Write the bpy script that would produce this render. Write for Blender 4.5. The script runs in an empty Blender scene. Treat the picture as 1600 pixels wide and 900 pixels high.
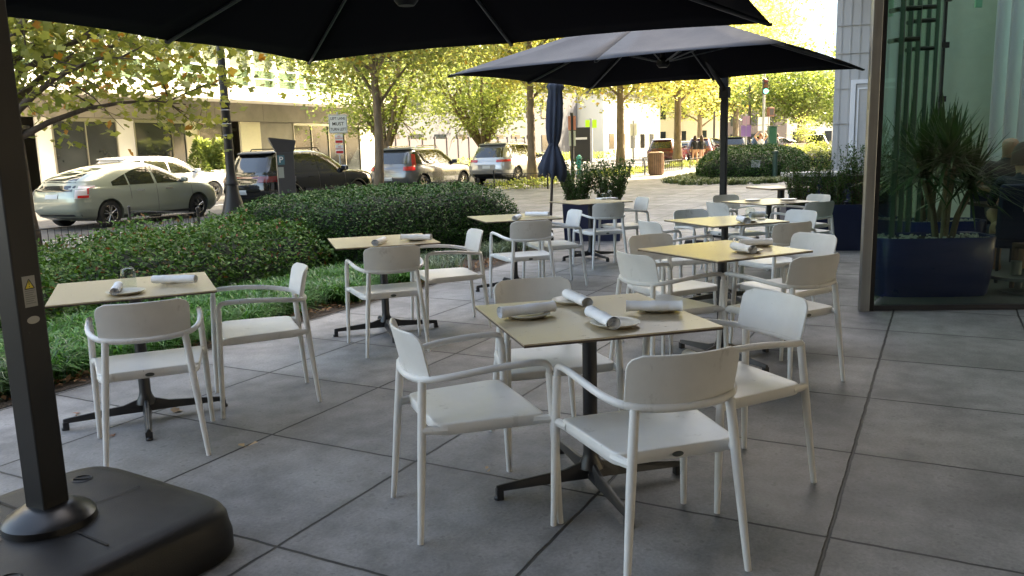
import bpy, bmesh, math, random
import numpy as np
from mathutils import Vector, Matrix, Euler, Quaternion
R = math.radians
PI = math.pi
scene = bpy.context.scene
COL = scene.collection

# ------------------------------------------------------------------ camera
F_PX, PITCH, ROLL, CAM_H = 1262.0, R(9.678), R(-1.6125), 1.455
cam_d = bpy.data.cameras.new('camera'); cam = bpy.data.objects.new('camera', cam_d); COL.objects.link(cam)
scene.camera = cam
_f = Vector((0, math.cos(PITCH), -math.sin(PITCH))); _r0 = Vector((1, 0, 0)); _u0 = _r0.cross(_f)
_r = math.cos(ROLL)*_r0 + math.sin(ROLL)*_u0; _u = -math.sin(ROLL)*_r0 + math.cos(ROLL)*_u0
m = Matrix((( _r.x, _u.x, -_f.x, 0), (_r.y, _u.y, -_f.y, 0), (_r.z, _u.z, -_f.z, CAM_H), (0, 0, 0, 1)))
cam.matrix_world = m
cam_d.sensor_width = 36.0; cam_d.sensor_fit = 'HORIZONTAL'
cam_d.lens = 36.0*F_PX/1600.0
cam_d.clip_start = 0.05; cam_d.clip_end = 2000

# ------------------------------------------------------------------ light
SUN_AZ, SUN_EL = R(58), R(43)
world = bpy.data.worlds.new('World'); scene.world = world; world.use_nodes = True
wn = world.node_tree; bg = wn.nodes['Background']
sky = wn.nodes.new('ShaderNodeTexSky'); sky.sky_type = 'NISHITA'; sky.sun_disc = False
sky.sun_elevation = SUN_EL; sky.sun_rotation = SUN_AZ
sky.dust_density = 4.0; sky.ozone_density = 0.9
wn.links.new(sky.outputs[0], bg.inputs[0]); bg.inputs[1].default_value = 0.15
sd = bpy.data.lights.new('sun', 'SUN'); sd.energy = 5.0; sd.angle = R(0.5); sd.color = (1.0, 0.93, 0.80)
sun = bpy.data.objects.new('sun', sd); COL.objects.link(sun)
sv = Vector((math.sin(SUN_AZ)*math.cos(SUN_EL), math.cos(SUN_AZ)*math.cos(SUN_EL), math.sin(SUN_EL)))
sun.rotation_euler = sv.to_track_quat('Z', 'Y').to_euler(); sun.location = sv*60
vs = scene.view_settings
vs.view_transform = 'Standard'; vs.look = 'None'; vs.gamma = 1.0; vs.use_curve_mapping = False
vs.exposure = 3.0
vs.use_white_balance = True; vs.white_balance_temperature = 8000; vs.white_balance_tint = 8
try:
    scene.cycles.max_bounces = 8; scene.cycles.transparent_max_bounces = 12
    scene.cycles.sample_clamp_indirect = 6.0
    scene.cycles.caustics_reflective = False; scene.cycles.caustics_refractive = False
except Exception:
    pass

# ------------------------------------------------------------------ frames of reference
SAZ = R(28.0)                                   # street direction, clockwise from +Y
UA = Vector((math.sin(SAZ), math.cos(SAZ), 0)); VB = Vector((math.cos(SAZ), -math.sin(SAZ), 0))
SROT = math.atan2(UA.y, UA.x)                   # rotation that turns +X into the street direction
def ab(a, b, z=0.0): p = UA*a + VB*b; return Vector((p.x, p.y, z))
def gz(y): return 0.0065*min(max(0.0, y-10.0), 60.0)
def at(px, D, z=None):                          # design aid: ground point seen at column px, D metres ahead
    x = (px-800)/F_PX*D*math.cos(PITCH)/1.0
    return Vector((x*1.015, D, gz(D) if z is None else z))
def yaw(az): return PI/2 - az                   # +X local forward -> azimuth az

# ------------------------------------------------------------------ object helpers
def tag(o, label=None, cat=None, group=None, kind=None):
    if label: o['label'] = label
    if cat: o['category'] = cat
    if group: o['group'] = group
    if kind: o['kind'] = kind
    return o
def thing(name, label, cat, loc=(0, 0, 0), rz=0.0, group=None):
    o = bpy.data.objects.new(name, None); COL.objects.link(o); o.empty_display_size = .2
    o.location = loc; o.rotation_euler = (0, 0, rz)
    return tag(o, label, cat, group)
def copy_tree(o, parent=None, loc=None, rz=None, label=None, group=None):
    c = o.copy(); COL.objects.link(c)
    if parent is not None:
        c.parent = parent; c.matrix_parent_inverse = o.matrix_parent_inverse.copy()
    if loc is not None: c.location = loc
    if rz is not None: c.rotation_euler = (0, 0, rz)
    if label: c['label'] = label
    if group: c['group'] = group
    for ch in [k for k in bpy.data.objects if k.parent == o]: copy_tree(ch, c)
    return c

class MB:
    def __init__(s): s.v = []; s.f = []; s.m = []
    def add(s, vs, fs, mi=0):
        n = len(s.v); s.v += [tuple(v) for v in vs]; s.f += [tuple(n+i for i in f) for f in fs]; s.m += [mi]*len(fs); return s
    def box(s, c, d, rz=0.0, mi=0, rx=0.0, ry=0.0):
        hx, hy, hz = d[0]/2, d[1]/2, d[2]/2
        M = Euler((rx, ry, rz)).to_matrix(); c = Vector(c)
        vs = [c + M@Vector((x*hx, y*hy, z*hz)) for x, y, z in ((-1,-1,-1),(1,-1,-1),(1,1,-1),(-1,1,-1),(-1,-1,1),(1,-1,1),(1,1,1),(-1,1,1))]
        return s.add(vs, [(0,3,2,1),(4,5,6,7),(0,1,5,4),(1,2,6,5),(2,3,7,6),(3,0,4,7)], mi)
    def bb(s, x0, x1, y0, y1, z0, z1, mi=0): return s.box(((x0+x1)/2, (y0+y1)/2, (z0+z1)/2), (abs(x1-x0), abs(y1-y0), abs(z1-z0)), mi=mi)
    def tube(s, path, rad, n=10, cap=True, flat=1.0, mi=0, closed=False):
        path = [Vector(p) for p in path]; k = len(path)
        rad = [rad]*k if isinstance(rad, (int, float)) else rad
        rings = []; up = None
        for i, p in enumerate(path):
            if closed: t = (path[(i+1) % k]-path[i-1]).normalized()
            else: t = (path[min(i+1, k-1)]-path[max(i-1, 0)]).normalized()
            if up is None:
                up = Vector((0, 0, 1)) if abs(t.z) < .9 else Vector((1, 0, 0))
            side = t.cross(up).normalized(); up2 = side.cross(t).normalized(); up = up2
            rings.append([p + side*math.cos(2*PI*j/n)*rad[i] + up2*math.sin(2*PI*j/n)*rad[i]*flat for j in range(n)])
        vs = [v for r in rings for v in r]; fs = []
        for i in range(k if closed else k-1):
            a, b = i*n, ((i+1) % k)*n
            fs += [(a+j, a+(j+1) % n, b+(j+1) % n, b+j) for j in range(n)]
        if cap and not closed: fs += [tuple(range(n-1, -1, -1)), tuple((k-1)*n+j for j in range(n))]
        return s.add(vs, fs, mi)
    def lathe(s, prof, c=(0, 0, 0), n=24, mi=0, cap=True):
        c = Vector(c); vs = []; k = len(prof)
        for r, z in prof: vs += [c+Vector((r*math.cos(2*PI*j/n), r*math.sin(2*PI*j/n), z)) for j in range(n)]
        fs = []
        for i in range(k-1): fs += [(i*n+j, i*n+(j+1) % n, (i+1)*n+(j+1) % n, (i+1)*n+j) for j in range(n)]
        if cap:
            if prof[0][0] > 1e-5: fs.append(tuple(range(n-1, -1, -1)))
            if prof[-1][0] > 1e-5: fs.append(tuple((k-1)*n+j for j in range(n)))
        return s.add(vs, fs, mi)
    def grid(s, P, mi=0, thick=None, close_u=False):      # P: rows of points ; thick: vector function or scalar along normal
        nr, nc = len(P), len(P[0]); P = [[Vector(p) for p in r] for r in P]
        q = [(i*nc+j, i*nc+j+1, (i+1)*nc+j+1, (i+1)*nc+j) for i in range(nr-1) for j in range(nc-1)]
        if not thick: return s.add([p for r in P for p in r], q, mi)
        Q = []
        for i in range(nr):
            row = []
            for j in range(nc):
                du = P[i][min(j+1, nc-1)]-P[i][max(j-1, 0)]; dv = P[min(i+1, nr-1)][j]-P[max(i-1, 0)][j]
                nn = du.cross(dv); nn = nn.normalized() if nn.length > 1e-9 else Vector((0, 0, 1))
                row.append(P[i][j]-nn*thick)
            Q.append(row)
        vs = [p for r in P for p in r]+[p for r in Q for p in r]; N = nr*nc
        fs = list(q)+[(N+a, N+d, N+c, N+b) for a, b, c, d in q]
        edge = [(0, j) for j in range(nc)]+[(i, nc-1) for i in range(1, nr)]+[(nr-1, j) for j in range(nc-2, -1, -1)]+[(i, 0) for i in range(nr-2, 0, -1)]
        ids = [i*nc+j for i, j in edge]; L = len(ids)
        for k in range(L): a, b = ids[k], ids[(k+1) % L]; fs.append((b, a, N+a, N+b))
        return s.add(vs, fs, mi)
    def prism(s, poly, z0, z1, mi=0):
        n = len(poly); vs = [(x, y, z0) for x, y in poly]+[(x, y, z1) for x, y in poly]
        return s.add(vs, [tuple(range(n-1, -1, -1)), tuple(range(n, 2*n))]+[(i, (i+1) % n, n+(i+1) % n, n+i) for i in range(n)], mi)
    def build(s, name, mat, parent=None, smooth=False, bevel=0.0, loc=None, rz=0.0, seg=2, ang=38, sub=0):
        me = bpy.data.meshes.new(name); me.from_pydata(s.v, [], s.f); me.update()
        mats = mat if isinstance(mat, (list, tuple)) else [mat]
        for q in mats: me.materials.append(q)
        if len(mats) > 1: me.polygons.foreach_set('material_index', s.m)
        if smooth:
            me.polygons.foreach_set('use_smooth', [True]*len(me.polygons))
            if smooth != 'all': me.set_sharp_from_angle(angle=R(ang))
        o = bpy.data.objects.new(name, me); COL.objects.link(o)
        if parent is not None: o.parent = parent
        if loc is not None: o.location = loc
        if rz: o.rotation_euler = (0, 0, rz)
        if sub:
            q = o.modifiers.new('sub', 'SUBSURF'); q.levels = sub; q.render_levels = sub
        if bevel:
            q = o.modifiers.new('bevel', 'BEVEL'); q.width = bevel; q.segments = seg; q.limit_method = 'ANGLE'; q.angle_limit = R(35)
        return o

# ------------------------------------------------------------------ materials
MATS = {}
def mat(name, col=(.5, .5, .5), rough=.6, metal=0.0, noise=0.0, nscale=8.0, spec=.5, coat=0.0, bump=0.0, bscale=60.0, alpha=1.0, trans=0.0, emis=None, estr=0.0, col2=None, stretch=None):
    if name in MATS: return MATS[name]
    m = bpy.data.materials.new(name); m.use_nodes = True; nt = m.node_tree; b = nt.nodes['Principled BSDF']
    b.inputs['Base Color'].default_value = (*col, 1); b.inputs['Roughness'].default_value = rough
    b.inputs['Metallic'].default_value = metal; b.inputs['Specular IOR Level'].default_value = spec
    b.inputs['Coat Weight'].default_value = coat; b.inputs['Coat Roughness'].default_value = .05
    b.inputs['Transmission Weight'].default_value = trans
    if emis: b.inputs['Emission Color'].default_value = (*emis, 1); b.inputs['Emission Strength'].default_value = estr
    tc = nt.nodes.new('ShaderNodeTexCoord')
    src = tc.outputs['Object']
    if stretch:
        mp = nt.nodes.new('ShaderNodeMapping'); mp.inputs['Scale'].default_value = stretch
        nt.links.new(src, mp.inputs[0]); src = mp.outputs[0]
    if noise > 0:
        n = nt.nodes.new('ShaderNodeTexNoise'); n.inputs['Scale'].default_value = nscale; n.inputs['Detail'].default_value = 6; n.inputs['Roughness'].default_value = .62
        nt.links.new(src, n.inputs['Vector'])
        cr = nt.nodes.new('ShaderNodeValToRGB')
        c2 = col2 or tuple(c*(1-noise) for c in col)
        c3 = tuple(min(1, c*(1+noise*.6)) for c in col) if not col2 else col
        cr.color_ramp.elements[0].position = .3; cr.color_ramp.elements[1].position = .7
        cr.color_ramp.elements[0].color = (*c2, 1); cr.color_ramp.elements[1].color = (*c3, 1)
        nt.links.new(n.outputs[0], cr.inputs[0]); nt.links.new(cr.outputs[0], b.inputs['Base Color'])
        mr = nt.nodes.new('ShaderNodeMapRange'); mr.inputs[3].default_value = max(.02, rough-.1); mr.inputs[4].default_value = min(1, rough+.12)
        nt.links.new(n.outputs[0], mr.inputs[0]); nt.links.new(mr.outputs[0], b.inputs['Roughness'])
    if bump > 0:
        n2 = nt.nodes.new('ShaderNodeTexNoise'); n2.inputs['Scale'].default_value = bscale; n2.inputs['Detail'].default_value = 5
        nt.links.new(src, n2.inputs['Vector'])
        bp = nt.nodes.new('ShaderNodeBump'); bp.inputs['Strength'].default_value = bump; bp.inputs['Distance'].default_value = .01
        nt.links.new(n2.outputs[0], bp.inputs['Height']); nt.links.new(bp.outputs[0], b.inputs['Normal'])
    MATS[name] = m; return m
def add_scuffs(m, col, scale=14, lo=.66, hi=.72, stretch=(1, 1, 1), amt=.6):
    nt = m.node_tree; b = nt.nodes['Principled BSDF']; tc = nt.nodes.new('ShaderNodeTexCoord'); mp = nt.nodes.new('ShaderNodeMapping'); mp.inputs['Scale'].default_value = stretch
    oi = nt.nodes.new('ShaderNodeObjectInfo'); ad = nt.nodes.new('ShaderNodeVectorMath'); sc_ = nt.nodes.new('ShaderNodeVectorMath'); sc_.operation = 'SCALE'; sc_.inputs['Scale'].default_value = 1.7
    nt.links.new(oi.outputs['Location'], sc_.inputs[0]); nt.links.new(tc.outputs['Object'], ad.inputs[0]); nt.links.new(sc_.outputs[0], ad.inputs[1]); nt.links.new(ad.outputs[0], mp.inputs[0])
    n = nt.nodes.new('ShaderNodeTexNoise'); n.inputs['Scale'].default_value = scale; n.inputs['Detail'].default_value = 9; n.inputs['Roughness'].default_value = .7; nt.links.new(mp.outputs[0], n.inputs['Vector'])
    r = nt.nodes.new('ShaderNodeMapRange'); r.inputs[1].default_value = lo; r.inputs[2].default_value = hi; r.inputs[4].default_value = amt; nt.links.new(n.outputs[0], r.inputs[0])
    mx = nt.nodes.new('ShaderNodeMixRGB'); nt.links.new(r.outputs[0], mx.inputs[0]); mx.inputs[2].default_value = (*col, 1)
    l = b.inputs['Base Color'].links
    if l: nt.links.new(l[0].from_socket, mx.inputs[1])
    else: mx.inputs[1].default_value = b.inputs['Base Color'].default_value
    nt.links.new(mx.outputs[0], b.inputs['Base Color'])
def glass_mat(name, tint=(.75, .9, .82), refl=1.0, ior=1.5, gl=(1, 1, 1)):
    m = bpy.data.materials.new(name); m.use_nodes = True; nt = m.node_tree; nt.nodes.clear()
    out = nt.nodes.new('ShaderNodeOutputMaterial'); t = nt.nodes.new('ShaderNodeBsdfTransparent'); g = nt.nodes.new('ShaderNodeBsdfGlossy')
    t.inputs[0].default_value = (*tint, 1); g.inputs['Roughness'].default_value = .01; g.inputs[0].default_value = (*gl, 1)
    fr = nt.nodes.new('ShaderNodeFresnel'); fr.inputs[0].default_value = ior
    geo = nt.nodes.new('ShaderNodeNewGeometry'); iv = nt.nodes.new('ShaderNodeMath'); iv.operation = 'SUBTRACT'; iv.inputs[0].default_value = 1.0; nt.links.new(geo.outputs['Backfacing'], iv.inputs[1])
    ml = nt.nodes.new('ShaderNodeMath'); ml.operation = 'MULTIPLY'; nt.links.new(fr.outputs[0], ml.inputs[0]); nt.links.new(iv.outputs[0], ml.inputs[1])
    mx = nt.nodes.new('ShaderNodeMixShader'); nt.links.new(ml.outputs[0], mx.inputs[0])
    nt.links.new(t.outputs[0], mx.inputs[1]); nt.links.new(g.outputs[0], mx.inputs[2]); nt.links.new(mx.outputs[0], out.inputs[0])
    MATS[name] = m; return m
def leaf_mat(name, ca, cb, trans=.35, rough=.5, cc=None, tint=1.6):
    m = bpy.data.materials.new(name); m.use_nodes = True; nt = m.node_tree; nt.nodes.clear()
    out = nt.nodes.new('ShaderNodeOutputMaterial'); p = nt.nodes.new('ShaderNodeBsdfPrincipled'); tr = nt.nodes.new('ShaderNodeBsdfTranslucent')
    at_ = nt.nodes.new('ShaderNodeAttribute'); at_.attribute_name = 'rnd'
    cr = nt.nodes.new('ShaderNodeValToRGB'); cr.color_ramp.elements[0].color = (*ca, 1); cr.color_ramp.elements[1].color = (*cb, 1)
    if cc:
        e = cr.color_ramp.elements.new(.93); e.color = (*cb, 1); cr.color_ramp.elements[2].position = .97; cr.color_ramp.elements[2].color = (*cc, 1)
    nt.links.new(at_.outputs['Fac'], cr.inputs[0]); nt.links.new(cr.outputs[0], p.inputs['Base Color'])
    p.inputs['Roughness'].default_value = rough; p.inputs['Specular IOR Level'].default_value = .28
    mu = nt.nodes.new('ShaderNodeMixRGB'); mu.blend_type = 'MULTIPLY'; mu.inputs[0].default_value = 1; mu.inputs[2].default_value = (tint*1.0, tint*1.0, tint*.62, 1)
    nt.links.new(cr.outputs[0], mu.inputs[1]); nt.links.new(mu.outputs[0], tr.inputs[0])
    mx = nt.nodes.new('ShaderNodeMixShader'); mx.inputs[0].default_value = trans
    nt.links.new(p.outputs[0], mx.inputs[1]); nt.links.new(tr.outputs[0], mx.inputs[2]); nt.links.new(mx.outputs[0], out.inputs[0])
    MATS[name] = m; return m

# leaves: N small folded rhombs with own random value
def leaf_mesh(name, P, size, mat_, parent=None, seed=1, up=.3, aspect=.55, fold=.25, dirs=None, jag=False, bend=0.0):
    rs = np.random.RandomState(seed); N = len(P); P = np.asarray(P, float)
    d = rs.normal(size=(N, 3)); d[:, 2] = d[:, 2]*.6
    if dirs is not None: d = d*.45 + np.asarray(dirs)
    d /= np.linalg.norm(d, axis=1)[:, None]
    nn = rs.normal(size=(N, 3))*.7; nn[:, 2] += up*3
    s = np.cross(d, nn); s /= np.linalg.norm(s, axis=1)[:, None]+1e-9
    n = np.cross(s, d)
    L = size*(.7+.6*rs.rand(N))[:, None]; W = L*aspect/2
    if jag:          # five-lobed broad leaf, 10 verts fan
        ang = np.linspace(-2.6, 2.6, 9); rad = np.array([.60, .55, .85, .70, 1.0, .70, .85, .55, .60])
        V = [P]
        for a_, r_ in zip(ang, rad): V.append(P + d*np.cos(a_)*L*.55*r_ + s*np.sin(a_)*L*.55*r_ + n*L*fold*(-abs(np.sin(a_))*r_*.4))
        V = np.stack(V, 1); k = 10; tri = [(0, i, i+1) for i in range(1, 9)]
        F = (np.arange(N)[:, None, None]*k + np.array(tri)[None]).reshape(-1, 3); nv = 3; per = 8
    else:
        V = np.stack([P, P+d*L*.5+s*W+n*L*fold*.3, P+d*L+n*L*bend, P+d*L*.5-s*W+n*L*fold*.3], 1); k = 4
        F = np.arange(N*4).reshape(-1, 4); nv = 4; per = 1
    V = V.reshape(-1, 3)
    me = bpy.data.meshes.new(name); me.vertices.add(len(V)); me.vertices.foreach_set('co', V.ravel())
    me.loops.add(F.size); me.loops.foreach_set('vertex_index', F.ravel().astype(np.int32))
    me.polygons.add(len(F)); me.polygons.foreach_set('loop_start', (np.arange(len(F))*nv).astype(np.int32))
    me.update(calc_edges=True)
    a = me.attributes.new('rnd', 'FLOAT', 'POINT'); r = rs.rand(N); a.data.foreach_set('value', np.repeat(r, k).astype(np.float32))
    me.materials.append(mat_)
    o = bpy.data.objects.new(name, me); COL.objects.link(o)
    if parent is not None: o.parent = parent
    return o
def text_mesh(name, txt, size, mat_, parent, loc, rot, align='CENTER', depth=.0015, sx=1.0):
    cu = bpy.data.curves.new(name, 'FONT'); cu.body = txt; cu.size = size; cu.align_x = align; cu.align_y = 'CENTER'; cu.extrude = depth; cu.space_line = 1.05; cu.offset = size*.012
    t = bpy.data.objects.new('tmp', cu); COL.objects.link(t)
    dg = bpy.context.evaluated_depsgraph_get(); me = bpy.data.meshes.new_from_object(t.evaluated_get(dg))
    bpy.data.objects.remove(t); bpy.data.curves.remove(cu)
    me.materials.clear(); me.materials.append(mat_)
    o = bpy.data.objects.new(name, me); COL.objects.link(o); o.parent = parent; o.location = loc; o.rotation_euler = rot; o.scale = (sx, 1, 1)
    return o
def smoothstep(t): t = max(0, min(1, t)); return t*t*(3-2*t)
def interp(tab, x):
    if x <= tab[0][0]: return tab[0][1:]
    for a, b in zip(tab, tab[1:]):
        if x <= b[0]:
            t = (x-a[0])/(b[0]-a[0]); return tuple(p+(q-p)*t for p, q in zip(a[1:], b[1:]))
    return tab[-1][1:]
# ------------------------------------------------------------------ paving material
def paving(name, x0, y0, sx, sy, jw, base, dark, tone=.13, stain=.25, jcol=.02):
    m = bpy.data.materials.new(name); m.use_nodes = True; nt = m.node_tree; b = nt.nodes['Principled BSDF']; N = nt.nodes.new; Lk = nt.links.new
    tc = N('ShaderNodeTexCoord'); 
    nz = N('ShaderNodeTexNoise'); nz.inputs['Scale'].default_value = 1.3; nz.inputs['Detail'].default_value = 8; Lk(tc.outputs['Object'], nz.inputs['Vector'])
    wob = N('ShaderNodeTexNoise'); wob.inputs['Scale'].default_value = 9; wob.inputs['Detail'].default_value = 4; Lk(tc.outputs['Object'], wob.inputs['Vector'])
    sub = N('ShaderNodeVectorMath'); sub.operation = 'SUBTRACT'; Lk(wob.outputs['Color'], sub.inputs[0]); sub.inputs[1].default_value = (.5, .5, .5)
    scl = N('ShaderNodeVectorMath'); scl.operation = 'SCALE'; scl.inputs['Scale'].default_value = .012; Lk(sub.outputs[0], scl.inputs[0])
    add = N('ShaderNodeVectorMath'); Lk(tc.outputs['Object'], add.inputs[0]); Lk(scl.outputs[0], add.inputs[1])
    sp = N('ShaderNodeSeparateXYZ'); Lk(add.outputs[0], sp.inputs[0])
    def M(op, a, b_=None, c=None):
        n = N('ShaderNodeMath'); n.operation = op
        for i, q in enumerate((a, b_, c)):
            if q is None: continue
            if isinstance(q, (int, float)): n.inputs[i].default_value = q
            else: Lk(q, n.inputs[i])
        return n.outputs[0]
    def dist(o, off, s):
        q = M('DIVIDE', M('SUBTRACT', o, off), s); fr = M('FRACT', q); d = M('MULTIPLY', M('MINIMUM', fr, M('SUBTRACT', 1.0, fr)), s); return d, M('FLOOR', q)
    dx, ix = dist(sp.outputs[0], x0, sx); dy, iy = dist(sp.outputs[1], y0, sy)
    d = M('MINIMUM', dx, dy)
    mr = N('ShaderNodeMapRange'); mr.interpolation_type = 'SMOOTHSTEP'; mr.inputs[1].default_value = jw*.45; mr.inputs[2].default_value = jw*.95; Lk(d, mr.inputs[0])   # 0 in joint, 1 on slab
    ed = N('ShaderNodeMapRange'); ed.inputs[1].default_value = jw; ed.inputs[2].default_value = .07; Lk(d, ed.inputs[0])
    cv = N('ShaderNodeCombineXYZ'); Lk(ix, cv.inputs[0]); Lk(iy, cv.inputs[1]); wn_ = N('ShaderNodeTexWhiteNoise'); Lk(cv.outputs[0], wn_.inputs['Vector'])
    fine = N('ShaderNodeTexNoise'); fine.inputs['Scale'].default_value = 70; fine.inputs['Detail'].default_value = 6; fine.inputs['Roughness'].default_value = .7; Lk(tc.outputs['Object'], fine.inputs['Vector'])
    med = N('ShaderNodeTexNoise'); med.inputs['Scale'].default_value = 5.5; med.inputs['Detail'].default_value = 7; med.inputs['Roughness'].default_value = .65; Lk(tc.outputs['Object'], med.inputs['Vector'])
    cr = N('ShaderNodeValToRGB'); cr.color_ramp.elements[0].position = .37; cr.color_ramp.elements[0].color = (*dark, 1); cr.color_ramp.elements[1].position = .60; cr.color_ramp.elements[1].color = (*base, 1)
    mixv = M('ADD', M('MULTIPLY', nz.outputs[0], .5), M('MULTIPLY', med.outputs[0], .5)); Lk(mixv, cr.inputs[0])
    f = M('ADD', M('MULTIPLY', wn_.outputs['Value'], tone*2), 1-tone)
    f = M('MULTIPLY', f, M('ADD', M('MULTIPLY', fine.outputs[0], 1.0), .5))
    f = M('MULTIPLY', f, M('ADD', M('MULTIPLY', ed.outputs[0], .10), .90))
    # dark small stains
    vo = N('ShaderNodeTexNoise'); vo.inputs['Scale'].default_value = 22; vo.inputs['Detail'].default_value = 3; Lk(tc.outputs['Object'], vo.inputs['Vector'])
    st = N('ShaderNodeMapRange'); st.inputs[1].default_value = .61; st.inputs[2].default_value = .68; st.inputs[3].default_value = 1; st.inputs[4].default_value = 1-stain; Lk(vo.outputs[0], st.inputs[0])
    f = M('MULTIPLY', f, st.outputs[0])
    sc = N('ShaderNodeVectorMath'); sc.operation = 'SCALE'; Lk(cr.outputs[0], sc.inputs[0]); Lk(f, sc.inputs['Scale'])
    mx = N('ShaderNodeMixRGB'); Lk(mr.outputs[0], mx.inputs[0]); mx.inputs[1].default_value = (jcol, jcol, jcol*.95, 1); Lk(sc.outputs[0], mx.inputs[2])
    Lk(mx.outputs[0], b.inputs['Base Color'])
    ro = N('ShaderNodeMapRange'); ro.inputs[3].default_value = .5; ro.inputs[4].default_value = .85; Lk(med.outputs[0], ro.inputs[0]); Lk(ro.outputs[0], b.inputs['Roughness'])
    bp = N('ShaderNodeBump'); bp.inputs['Distance'].default_value = .01; bp.inputs['Strength'].default_value = .9
    h = M('ADD', mr.outputs[0], M('MULTIPLY', fine.outputs[0], .12)); Lk(h, bp.inputs['Height']); Lk(bp.outputs[0], b.inputs['Normal'])
    MATS[name] = m; return m
PAVE = paving('terrace_concrete', 2.09, .30, .928, .925, .0095, (.275, .266, .256), (.110, .107, .104))
SIDEW = paving('sidewalk_concrete', 0, 0, 1.5, 1.5, .012, (.42, .40, .37), (.34, .32, .30), jcol=.12)
ASPH = mat('asphalt', (.075, .073, .07), .85, noise=.3, nscale=3, bump=.4, bscale=90)
SOIL = mat('soil', (.055, .038, .025), .95, noise=.5, nscale=25, bump=1, bscale=70)

def sheet(name, a0, a1, b0, b1, dz, m, step=1.5, kind='structure'):
    na = max(1, int(abs(a1-a0)/step)); nb = max(1, int(abs(b1-b0)/step)); P = []
    for i in range(na+1):
        row = []
        for j in range(nb+1):
            a = a0+(a1-a0)*i/na; b = b0+(b1-b0)*j/nb; w = ab(a, b)
            row.append((a, -b, gz(w.y)+dz))
        P.append(row)
    mb = MB().grid(P[::-1] if b1 > b0 else P)
    o = mb.build(name, m, rz=SROT); tag(o, kind=kind); return o
# far-reaching ground to the horizon, then the built surfaces on top of it
sheet('ground', -300, 900, -600, 600, -.25, mat('far_ground', (.22, .21, .18), .95, noise=.3, nscale=.05), step=20)
sheet('terrace', -14, 78, -14.3, 24, 0.0, PAVE)
sheet('road', -60, 82, -26.2, -14.5, -.115, ASPH)
sheet('opposite_sidewalk', -60, 78, -34, -26.4, 0.0, SIDEW)
sheet('cross_street', 82.2, 98, -140, 120, -.115, ASPH, 3)
sheet('far_sidewalk', 98.2, 200, -140, 120, 0.0, SIDEW, 4)
def curb(name, a0, a1, b, w=.16):
    mb = MB(); n = int((a1-a0)/3)
    pts = []
    P0 = []; 
    for i in range(n+1):
        a = a0+(a1-a0)*i/n; z = gz(ab(a, b).y); P0.append((a, z))
    vs = []; fs = []
    for a, z in P0: vs += [(a, -(b-w/2), z-.2), (a, -(b-w/2), z+.012), (a, -(b+w/2), z+.012), (a, -(b+w/2), z-.2)]
    for i in range(n): fs += [tuple(i*4+k for k in (q, (q+1) % 4))+tuple((i+1)*4+k for k in ((q+1) % 4, q)) for q in range(4)]
    mb.add(vs, fs); o = mb.build(name, mat('curb_stone', (.45, .43, .4), .8, noise=.15, nscale=6), rz=SROT); tag(o, kind='structure')
curb('kerb', -60, 78, -14.42); curb('kerb', -60, 78, -26.28)
# painted lane line and stop bar
for a in range(-10, 70, 9): sheet('lane_marking', a, a+3, -20.45, -20.33, -.111, mat('road_paint', (.75, .75, .72), .7), 3)
# planting bed along the terrace
sheet('planting_bed_soil', -6, 11.2, -9.4, -4.95, .006, SOIL, .8)

# ------------------------------------------------------------------ buildings: tall block on our side (its shade covers the terrace)
GREYM = mat('grey_metal_cladding', (.52, .505, .495), .55, noise=.08, nscale=2, stretch=(1, 1, .15))
BLK = mat('tower_wall', (.16, .15, .135), .8, noise=.1, nscale=.6)
DGL = mat('dark_window_glass', (.02, .025, .03), .04, spec=.8)
tower = thing('office_tower', 'tall stone tower rising above the glass restaurant front, mostly above the frame', 'building', ab(0, 0))
mb = MB(); 
TB = [(10.9, 19.5), (18.2, 36.6), (24, 48), (52, 40), (34, -12), (8.5, -18), (3.8, 5.2), (4.6, 9.0)]
FOOT_LOW = None
q1_, q2_, q3_ = ab(-16, -2.3), ab(18.9, -2.15), ab(18.9, 1.2); q9_, q10_ = ab(4.6, -2.3), ab(5.2, -1.0)
q4_, q5_ = ab(11.8, -1.0), ab(12.8, -2.15)
poly_up = [(12.2, 11.0), (13.2, 19.5), (18.7, 41.2), (60, 36), (38, -14), (10.0, -26), (11.0, 3.0)]
mb = MB().prism(poly_up, 4.6, 34).build('wall', BLK, tower)
tower.location = (0, 0, 0)
mb = MB()
def edge_windows(p, q, z0, z1, dz, w, gap, mbw):
    p = Vector((*p, 0)); q = Vector((*q, 0)); L = (q-p).length; d = (q-p)/L; n = Vector((d.y, -d.x, 0)); k = int(L/(w+gap))
    for r in range(int((z1-z0)/dz)):
        for i in range(k):
            c = p+d*((i+.5)*(w+gap)) + n*(-.02)
            mbw.box((c.x, c.y, z0+dz*(r+.5)), (w, .1, dz*.55), math.atan2(d.y, d.x))
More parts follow.
